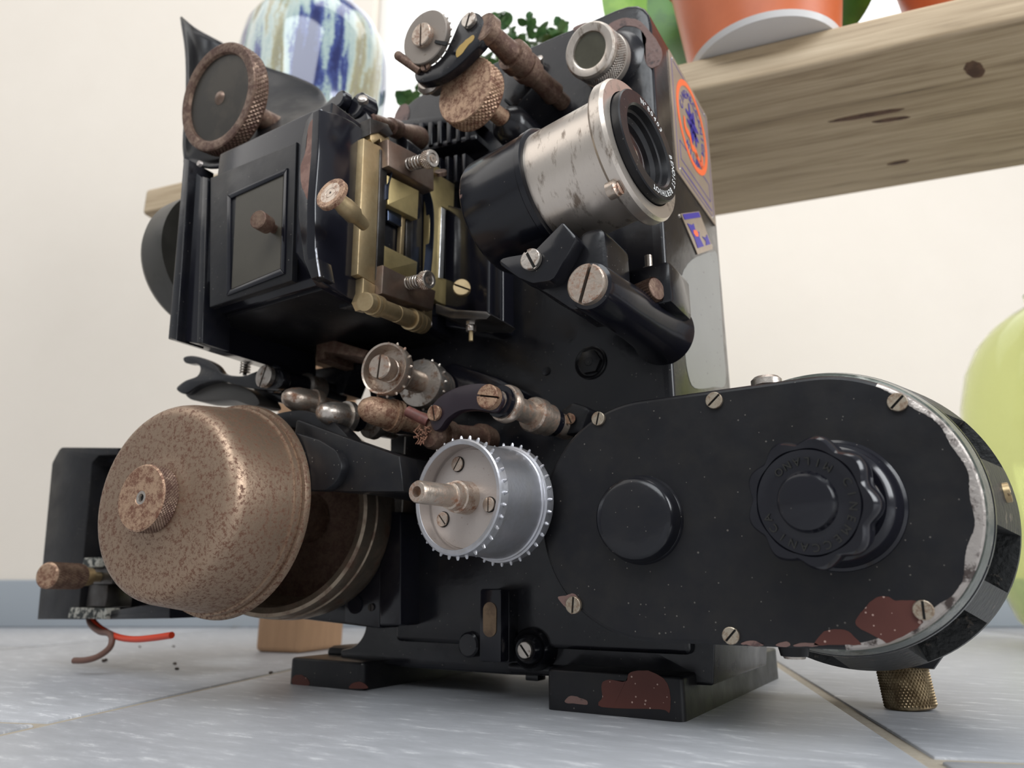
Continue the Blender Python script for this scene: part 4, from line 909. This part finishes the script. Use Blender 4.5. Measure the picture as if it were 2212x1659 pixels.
screw(gate, None, 0, 0, STEEL, .3, 'pin_end', P=oX(924, 699, XG + .0016), d=(.6, -.6, 0)) if False else None
k = Mesh(); Pq = oX(789, 650, XG + .0015); slot_head(k, Pq, V(.75, -.65, 0), rpx(7, Pq), ALU, .0012, .3); k.build('pin_end', gate)
k = Mesh(); Pq = oX(926, 700, XG + .0018); slot_head(k, Pq, V(.75, -.65, 0), rpx(7, Pq), ALU, .0012, .3); k.build('pin_end', gate)
# guide knob left of the gate
S = Shaft((713, 416), .243, (768, 468), .264); k = Mesh(); r = rpx(39, S.A)
k.lathe(S.A, S.d, [(0.0004, 0, HOLE), (.0004, r * .07, HOLE), (0, r * .09, STEELR), (0, r * .3, STEELR), (.0002, r * .32, STEELR), (0, r * .34, STEELR), (0, r * .66, STEELR), (0, r * .95), (.0006, r), (.0030, r), (.0036, r * .9), (.0036, r * .45, BRASS), (.010, r * .5, BRASS), (.0125, r * .55, BRASS), (.02, r * .55, BRASS), (.0225, r * .4, BRASS), (.03, r * .35, BRASS)], RUST, 56); k.build('gate_release_knob', gate, 'mottled disc knob on brass stem')
# latch at the top of the gate
k = Mesh(); P0 = oY(731, 212, .285); k.lathe(P0, V(.12, 1, 0), [(0, 0), (0, rpx(16, P0)), (.001, rpx(20, P0)), (.006, rpx(21, P0)), (.008, rpx(15, P0)), (.018, rpx(15, P0))], BLKS, 36)
P1 = oY(768, 226, .290); k.lathe(P1, V(.15, 1, 0), [(0, 0), (0, rpx(24, P1)), (.0012, rpx(30, P1)), (.010, rpx(32, P1)), (.013, rpx(24, P1))], BLKS, 40); k.prism(rounded(pY([(742, 236), (790, 240), (800, 285), (768, 296), (752, 270)], .292), .002), V(0, .012, 0), BLKS, .001); k.build('gate_latch', proj)
k = Mesh(); P1 = oY(784, 216, .289); k.lathe(P1, V(.5, -1, .3), [(-.003, rpx(11, P1)), (.001, rpx(11, P1)), (.0022, rpx(8, P1)), (.0025, 0)], STEEL, 24); k.build('latch_screw', proj)
S = Shaft((800, 256), .298, (905, 300), .362); k = Mesh()
k.lathe(S.A, S.d, S.prof([(798, 8), (800, 13), (822, 14), (840, 15), (842, 20), (858, 20), (860, 15), (872, 18), (884, 22), (898, 25), (904, 25), (907, 22), (908, 0)]), RUSTD, 36); k.build('latch_rod', gate, 'brown steel rod with flared end')
k = Mesh(); gx([(800, 255), (838, 268), (850, 290), (838, 296), (822, 285), (800, 290)], XG + .002, .008, DARKST); k.build('latch_hook', gate)
# bracket under the gate with adjusting bolt
k = Mesh(); P_ = pY([(940, 655), (985, 668), (1050, 672), (1060, 680), (1050, 690), (975, 688), (940, 676)], .345); k.prism(P_, V(0, .03, 0), DARKST, .001, both=True)
k.bb((P_[0].x, .343, P_[3].z), (P_[4].x, .346, P_[0].z), STEEL, .0006) if False else None
br = k.build('stop_bracket', proj, 'dark steel bracket')
k = Mesh(); Pq = oY(1018, 690, .352); hexa(k, Pq, V(0, 0, -1), rpx(11, Pq), .004, STEEL); hexa(k, Pq - V(0, 0, .0042), V(0, 0, -1), rpx(11, Pq), .004, STEEL, .3); k.lathe(Pq, V(0, 0, -1), [(0, rpx(5, Pq)), (.0145, rpx(5, Pq)), (.015, 0)], BRASS, 14); k.build('adjusting_bolt', br, 'hex nuts on threaded bolt')
k = Mesh(); Pq = oY(998, 625, .36); slot_head(k, Pq, V(.5, -.85, 0), rpx(19, Pq), BRASS, .004, 1.2, .12, True); k.build('brass_screw', proj)
k = Mesh(); Pq = oY(952, 378, .356); slot_head(k, Pq, V(.3, -.6, .6), rpx(14, Pq), BRONZE, .003, 1.5, .12, True); k.build('bronze_screw', proj)
# ------------------------------------------------------------------ sprockets, rollers, drum and lower parts
def sprocket(name, S, r_px, seq, nteeth, rows, m, lab, th=.0015, tr=.0010):
    """seq: profile as (px, radius px); rows: px stations of tooth rows"""
    k = Mesh(); k.lathe(S.A, S.d, S.prof(seq), m, 96, caps=False)
    aa = S.d.orthogonal().normalized(); bb_ = S.d.cross(aa)
    for px, rp in rows:
        t = S.t(px); r = rpx(rp, S.P(px))
        for i in range(nteeth):
            a = 2 * PI * i / nteeth; e = aa * math.cos(a) + bb_ * math.sin(a)
            k.lathe(S.A + S.d * t + e * (r - .0003), e, [(0, tr), (th * .6, tr * .8), (th, tr * .45), (th, 0)], m, 8)
    return k.build(name, proj, lab)
S = Shaft((985, 1072), .293, (1100, 1090), .335); A = S.A
sp = sprocket('drive_sprocket', S, 126, [(1012, 0), (1012, 111, ALU), (986, 113, ALU), (985, 114), (984.5, 122), (986, 125.5), (999, 126.5), (1000, 123), (1003, 123), (1004, 120), (1076, 118), (1077, 121), (1080, 121), (1081, 125), (1091, 125.5), (1092, 121), (1097, 121), (1098, 116), (1104, 60)], 32, [(993, 127), (1086, 126)], ALUS, 'polished aluminium toothed sprocket drum', .0019, .0010)
k = Mesh(); t = S.t(1012); rr = rpx(107, S.P(1012)); k.lathe(S.A + S.d * (t - .0002), -S.d, [(0, rr), (.0006, rr * .99), (.0007, 0)], ALU, 72); k.build('sprocket_face', sp, 'matt recessed disc')
face = S.A + S.d * (t - .001)
for (x, y, a) in ((990, 1003, -.6), (1058, 1090, .0), (958, 1122, .75)):
    dd = ray(x, y); q = CO + dd * ((face - CO).dot(S.d) / dd.dot(S.d)); k = Mesh(); k.lathe(q, -S.d, [(-.001, rpx(17, q)), (.0003, rpx(17, q)), (.0003, rpx(15, q))], HOLE, 28); slot_head(k, q, -S.d, rpx(15.5, q), STEELR, .0014, a, .11); k.build('face_screw', sp)
A0 = oY(900, 1062, .262); B0 = face; d_ = (B0 - A0).normalized(); L_ = (B0 - A0).length; k = Mesh()
k.lathe(A0, d_, [(.004, 0, RUST), (.004, rpx(10, A0), RUST), (0, rpx(12, A0)), (0, rpx(22, A0)), (.0012, rpx(25, A0)), (L_ * .62, rpx(26, A0)), (L_ * .63, rpx(28, B0)), (L_ * .75, rpx(30, B0)), (L_ * .76, rpx(34, B0)), (L_, rpx(36, B0))], STEELR, 44, caps=False); k.build('sprocket_shaft', sp, 'rust-stained hollow shaft')
k = Mesh(); P0 = S.P(1100); k.lathe(P0, V(0, 1, 0), [(-.002, .012), (.06, .013)], BLK, 32); k.build('sprocket_bearing', proj)

# small upper sprocket pair
S = Shaft((828, 795), .306, (950, 845), .372)
sp = sprocket('intermittent_sprocket', S, 58, [(845, 0), (845, 47), (836, 49), (829, 53), (828, 57), (830, 58), (840, 58), (846, 55), (850, 50), (851, 25), (906, 24)], 16, [(838, 58)], STEELR, 'steel toothed sprocket with conical nut', .0016, .0011)
k = Mesh(); k.lathe(S.A, S.d, S.prof([(904, 24), (906, 52), (909, 54), (921, 54), (926, 52), (932, 48), (945, 44)]), STEEL, 64)
aa = S.d.orthogonal().normalized(); bb_ = S.d.cross(aa); t = S.t(915); r = rpx(54, S.P(915))
for i in range(16):
    a = 2 * PI * i / 16; e = aa * math.cos(a) + bb_ * math.sin(a); k.lathe(S.A + S.d * t + e * (r - .0003), e, [(0, .0011), (.0010, .0008), (.0016, .0004), (.0016, 0)], STEEL, 8)
k.build('inner_toothed_disc', sp)
k = Mesh(); A0 = S.A - S.d * .0045; r = rpx(30, S.A)
k.lathe(S.P(844), -S.d, [(-.002, r * .9), (.002, r * .9), (.0024, r * .8)], STEELR, 40)
up_ = (ZZ - S.d * S.d.z).normalized(); sdv = S.d.cross(up_); k.prism([A0 - S.d * .004 + up_ * r + sdv * .0008, A0 - S.d * .004 + up_ * r - sdv * .0008, A0 - S.d * .004 - up_ * r - sdv * .0008, A0 - S.d * .004 - up_ * r + sdv * .0008], S.d * .006, HOLE, 0) if False else None
slot_head(k, S.P(836), -S.d, rpx(27, S.P(836)), STEELR, .0085, -.12, .09, True)
k.build('conical_nut', sp, 'rust-stained slotted nut')

k = Mesh(); k.prism(rounded(pY([(955, 790), (975, 782), (1075, 815), (1120, 840), (1110, 880), (990, 870), (960, 850)], .372), .006), V(0, .02, 0), BLKS, .003); k.build('sprocket_arm', proj)

# acorn-ended rollers
def acorn(a, Ya, st, m, lab, b=None, Yb=None):
    S = Shaft(a, Ya, b, Yb); k = Mesh(); k.lathe(S.A, S.d, S.prof(st), m, 48); return k.build('acorn_nut_roller', proj, lab), S
acorn((611, 854), .300, [(611, 0), (612, 8), (617, 16), (626, 22), (640, 27), (658, 29), (672, 29), (672.4, 33), (682, 33.5), (686, 32), (686.4, 24), (700, 22), (746, 22)], STEELR, 'leftmost acorn nut, half bright and half rusty', (740, 892), .345)
acorn((686, 888), .296, [(686, 0), (687, 8), (692, 16), (702, 22), (716, 27), (734, 29), (744, 29), (744.4, 34), (754, 35), (754.4, 27, BLKS), (776, 27, BLKS), (776.4, 21), (800, 21), (800.4, 36), (812, 37), (812.4, 30), (850, 28)], STEEL, 'middle acorn nut, mostly bright steel', (806, 912), .34)
acorn((777, 878), .298, [(777, 0), (778, 10), (784, 20), (796, 28), (812, 31), (832, 32), (842, 32), (842.4, 36), (848, 36), (848.4, 33), (851, 33), (851.4, 36), (858, 36), (858.4, 26), (900, 25), (930, 24)], RUST, 'right acorn nut, reddish rust over steel', (935, 922), .35)
k = Mesh(); k.tube([oY(880, 888, .316), oY(926, 911, .320)], rpx(12, oY(900, 900, .318)), mat('reddish_rust_rod', (.20, .07, .055), (.13, .05, .04), rough=.5, scale=90), 20); k.build('red_rod', proj, 'reddish painted rod')
k = Mesh(); k.prism(rounded(pY([(640, 868), (760, 880), (960, 915), (965, 945), (820, 935), (640, 895)], .352), .004), V(0, .012, 0), BLK, .001); k.build('roller_bar', proj)
# crescent link and the guide roller at its end
k = ribbon([(925, 893), (938, 868), (965, 846), (1000, 832), (1040, 828), (1070, 836), (1086, 862), (1072, 888), (1050, 888), (1020, 884), (990, 888), (965, 905), (950, 925), (935, 928)], .3145, .006, mat('violet_black_link', (.022, .014, .02), (.04, .02, .018), rough=.3, scale=50, thr=.6))
link = k.build('crescent_link', proj)
screw(link, (941, 893), .3142, 17, RUST, .2)
P0 = oY(1062, 860, .3143); k = Mesh(); slot_head(k, P0, NX, rpx(27, P0), RUST, .005, 1.35, .08); k.build('screw', link, 'rusty slotted screw')
S = Shaft((1078, 866), .318, (1226, 925), .378); k = Mesh()
k.lathe(S.A, S.d, S.prof([(1078, 22), (1078.5, 36, BLKS), (1087, 36, BLKS), (1087.3, 40), (1090, 42), (1098, 42), (1098.5, 38), (1104, 38), (1104.3, 27), (1126, 25), (1147, 26), (1147.3, 36), (1150, 39), (1164, 39.5), (1165, 35), (1183, 35), (1183.3, 31, BLKS), (1196, 31, BLKS), (1196.5, 27), (1214, 26), (1226, 26)]), STEELR, 56); k.build('guide_roller', proj, 'turned steel roller with rust stains')
screw(proj, (1232, 905), .368, 12, RUST, .4, 'screw')
k = Mesh(); k.prism(rounded(pY([(1205, 890), (1235, 868), (1275, 880), (1255, 935), (1215, 940)], .37), .004), V(0, .02, 0), BLKM, .002); k.build('roller_lug', proj)
S = Shaft((928, 938), .320, (1058, 950), .372); k = Mesh()
k.lathe(S.A, S.d, S.prof([(926, 20), (927, 28), (932, 32), (942, 33), (942.4, 24), (954, 23), (954.4, 31), (960, 33), (972, 33), (972.4, 27), (1010, 26), (1034, 27), (1034.4, 33), (1044, 33), (1044.4, 30), (1052, 30), (1052.4, 26), (1060, 26)]), RUSTD, 44); k.build('lower_guide_roller', proj, 'brown rusty roller above the sprocket')
k = Mesh()
for i in range(26):
    p = oY(910 + random.uniform(-14, 16), 925 + random.uniform(-8, 38), .318); pts = [p]
    for j in range(4): pts.append(pts[-1] + V(random.uniform(-1, 1), random.uniform(-.5, .5), random.uniform(-1.2, .6)) * .0016)
    k.tube(pts, .00035, COBW, 5)
k.build('rusty_fluff', proj, 'clump of rust-coloured fluff')

# black claw lever at the left
k = ribbon([(396, 772), (414, 768), (440, 774), (462, 786), (480, 806), (520, 812), (545, 805), (560, 800), (600, 795), (612, 815), (604, 836), (575, 842), (540, 838), (505, 830), (470, 822), (430, 832), (400, 850), (384, 845), (382, 836), (400, 822), (425, 812), (432, 796), (424, 786), (400, 784)], .318, .007, BLK)
lev = k.build('claw_lever', proj)
k = ribbon([(400, 846), (430, 832), (470, 824), (520, 834), (548, 850), (560, 872), (540, 876), (500, 864), (440, 866), (410, 862)], .324, .02, mat('grey_lever_pad', (.06, .055, .05), rough=.4)); k.build('lever_pad', lev)
screw(lev, (578, 815), .3176, 25, STEEL, -.35, 'lever_screw', slot=.1)
S = Shaft((585, 816), .320, (700, 846), .37); k = Mesh(); k.lathe(S.A, S.d, S.prof([(588, 30), (590, 32), (606, 30), (608, 23), (656, 23), (658, 30, STEEL), (662, 31, STEEL), (664, 28, STEEL), (690, 28, STEEL), (692, 22), (735, 22)]), BLKS, 40); k.build('lever_pivot', lev)
k = Mesh(); A0 = oY(532, 778, .335); spring(k, A0, V(0, 0, -1), rpx(10, A0), rpx(30, A0), 5, .0005, STEEL); k.lathe(A0, V(0, 0, -1), [(-.004, .0015), (rpx(34, A0), .0015)], DARKST, 12); k.build('lever_spring', lev)
k = Mesh(); k.prism(rounded(pY([(545, 838), (600, 842), (650, 862), (640, 880), (600, 868), (550, 858)], .335), .002), V(0, .01, 0), BLK, .001); k.build('lever_tail', lev)
# bracket under the lamp house (with the pale see-through gap left open)
k = Mesh(); k.prism(pY([(683, 735), (700, 728), (792, 756), (786, 772), (700, 760), (700, 775), (683, 780)], .345), V(0, .03, 0), RUSTD, .001); k.prism(pY([(725, 750), (838, 775), (850, 860), (800, 870), (790, 800), (760, 800), (740, 850), (690, 858), (640, 850), (650, 800), (720, 790)], .376), V(0, .02, 0), BLK, .002); k.build('under_bracket', proj)
k = Mesh(); P0 = oY(692, 756, .35); k.lathe(P0, V(1, .5, -.1), [(0, rpx(17, P0)), (.012, rpx(17, P0))], BRONZE, 24); k.build('bracket_pin', proj)

# drum (rusty reel cover) and its dish
S = Shaft((303, 1075), .226, (490, 1099), .285); k = Mesh(); r = rpx(73, S.A); t1 = S.t(336)
k.knurl(S.A, S.d, r, .0008, t1, RUSTD, 62, 10, .0004)
k.lathe(S.A, S.d, [(.0018, 0, HOLE), (.0018, r * .10, HOLE), (.0003, r * .12, STEEL), (.0003, r * .2, STEEL), (0, r * .22), (0, r * .95), (.0008, r)], RUST, 64, caps=False)
dk = k
k = Mesh()
k.lathe(S.A, S.d, S.prof([(334, 30), (335, 60), (336, 78), (340, 92), (341, 110), (342.5, 150), (344, 185), (346, 196), (350, 204), (356, 209), (364, 212.5), (376, 215), (420, 217), (466, 219), (466.5, 223), (474, 223.5), (474.5, 220), (480, 220), (480.5, 228), (486, 229.5), (491, 229.5), (493, 226), (492, 220), (470, 215), (410, 205), (385, 190), (375, 100), (374, 0)]), DRUM, 128, caps=False)
drum = k.build('takeup_drum', proj, 'speckled rusty steel drum cover')
dk.build('drum_knob', drum, 'brown knurled knob with centre hole')
k = Mesh()
for (x, y, s_) in ((568, 1085, 1.2), (574, 1100, 1.1), (566, 1108, .8), (577, 1122, .5), (575, 1180, .5), (560, 1192, .4)): pass
k = Mesh(); S2 = Shaft((592, 1108), .318, (660, 1118), .358)
k.lathe(S2.A, S2.d, S2.prof([(590, 208), (591, 215), (596, 217), (606, 217), (607, 214), (611, 214), (612, 217), (640, 214), (656, 208), (664, 196), (668, 170), (669, 100), (669, 0)]), DRUMB, 112, caps=False)
k.lathe(S2.A, S2.d, S2.prof([(662, 0, RUSTD), (660, 120, RUSTD), (656, 165, RUSTD), (640, 184), (600, 192), (592, 196), (590, 208)]), DRUMB, 112, caps=False)
dish = k.build('takeup_dish', proj, 'tarnished steel dish behind the drum')
k = Mesh(); A0 = S.P(480); B0 = S2.P(664); k.lathe(A0, (B0 - A0), [(-.01, .012), (.0, .016), ((B0 - A0).length, .018)], RUSTD, 40); k.build('drum_spindle', dish)
# arm that carries the drum, gearbox below
k = Mesh(); k.prism(rounded(pY([(640, 905), (660, 912), (720, 935), (862, 985), (872, 1062), (745, 1062), (640, 1052), (628, 1000)], .298), [.002, .002, .002, .0, .0, .01, .004, .004]), V(0, .016, 0), BLKM, .003, both=True)
k.prism(rounded(pY([(745, 950), (862, 985), (872, 1062), (745, 1064)], .312), [.003, 0, 0, .01]), V(0, .085, 0), BLKM, .003, both=True); k.build('drum_arm', proj)
k = Mesh(); k.prism(rounded(pY([(632, 932), (690, 950), (726, 972), (740, 1005), (728, 1040), (700, 1060), (640, 1058)], .292), [.002, .01, .01, .01, .01, .01, .002]), V(0, .007, 0), BLKM, .001); k.build('arm_cap', proj)
k = ribbon([(590, 897), (640, 886), (680, 892), (720, 912), (752, 945), (735, 948), (690, 938), (640, 925), (600, 918)], .304, .012, BLKM, .001); k.build('dark_rim_cover', proj)  # black sheet added over the dish's top rim, which lies in the dark
k = Mesh(); k.prism(rounded(pY([(505, 1300), (520, 1322), (640, 1336), (822, 1358), (824, 1120), (700, 1090), (560, 1140)], .376), [.004, .01, 0, .002, .002, .0, .0]), V(0, .022, 0), BLK, .0015); gb = k.build('lower_gearbox', proj)
k = Mesh(); k.prism(rounded(pY([(745, 1152), (822, 1158), (820, 1357), (745, 1345)], .3735), .001), V(0, .006, 0), BLKS, .0006); k.build('gearbox_lid', gb)
k = Mesh(); P0 = oY(770, 1306, .3745); k.lathe(P0, NX, [(0, rpx(20, P0)), (.002, rpx(19, P0)), (.002, rpx(10, P0)), (.001, 0)], BLKS, 28); k.build('lid_boss', gb)
screw(gb, (780, 1197), .3735, 9, STEELR, .1)
screw(gb, (803, 1312), .3735, 8, DARKST, .1)

# lamp socket bracket at the lower left with knob and wires
k = Mesh()
k.prism(rounded(pY([(80, 1338), (112, 1000), (130, 966), (255, 967), (255, 982), (212, 984), (198, 1000), (168, 1338)], .335), [.0, .004, .008, 0, 0, .003, .003, 0]), V(0, .055, 0), BLKM, .001)
k.prism(pY([(168, 1338), (198, 985), (340, 990), (366, 1336)], .385), V(0, .006, 0), BLK, .0005)
k.prism(pY([(232, 1320), (366, 1298), (366, 1336), (232, 1338)], .338), V(0, .05, 0), BLK, .0008)
k.prism(pY([(205, 985), (335, 985), (335, 1000), (205, 1000)], .345), V(0, .045, 0), BLK, .0005)
sock = k.build('socket_bracket', proj)
k = Mesh(); CH_ = mat('chipped_cream_paint', (.33, .32, .28), (.02, .024, .022), rough=.6, scale=170, thr=.5, soft=.03, bump=.5)
ybox(k, 150, 1312, 228, 1338, .3345, .345, CH_, .0006); ybox(k, 192, 1262, 226, 1312, .338, .36, DARKST, .001); ybox(k, 180, 1205, 212, 1225, .330, .345, CH_, .0006); ybox(k, 205, 1225, 240, 1262, .335, .38, DARKST, .001); k.build('socket_clamp', sock, 'clamp with chipped pale paint')
S = Shaft((100, 1243), .285, None) if False else Shaft((100, 1243), .285, (200, 1246), .328); k = Mesh(); r = rpx(28, S.A)
k.knurl(S.A, S.d, r, .001, S.t(170), RUSTD, 34, 12, .0004); k.lathe(S.A, S.d, [(0, 0), (0, r * .85), (.001, r)], RUST, 40, caps=False)
k.lathe(S.A, S.d, [(S.t(170), r), (S.t(171), r * .8, BRASS), (S.t(192), r * .72, BRASS), (S.t(194), r * .4), (S.t(225), r * .4)], BRASS, 36); k.build('socket_screw', sock, 'rusty knurled thumb screw')
def wirepts(L_, Y): return smooth_path([oY(x, y, Y) for x, y in L_], 8)
k = Mesh(); A = [oY(x, y, Y) for x, y, Y in ((196, 1325, .352), (204, 1345, .350), (225, 1362, .346), (255, 1376, .340), (290, 1381, .335), (330, 1378, .332), (371, 1372, .330))]
k.tube(smooth_path(A, 8), rpx(6.5, A[3]), WIRER, 14); k.build('red_wire', sock, 'bare-ended red wire')
k = Mesh(); A = [oY(x, y, Y) for x, y, Y in ((190, 1325, .352), (196, 1348, .348), (215, 1364, .343), (235, 1368, .340), (242, 1380, .338), (236, 1400, .336), (212, 1418, .333), (185, 1426, .330), (160, 1427, .328))]
k.tube(smooth_path(A, 8), rpx(6.5, A[3]), WIREB, 14); k.build('brown_wire', sock, 'short brown wire')
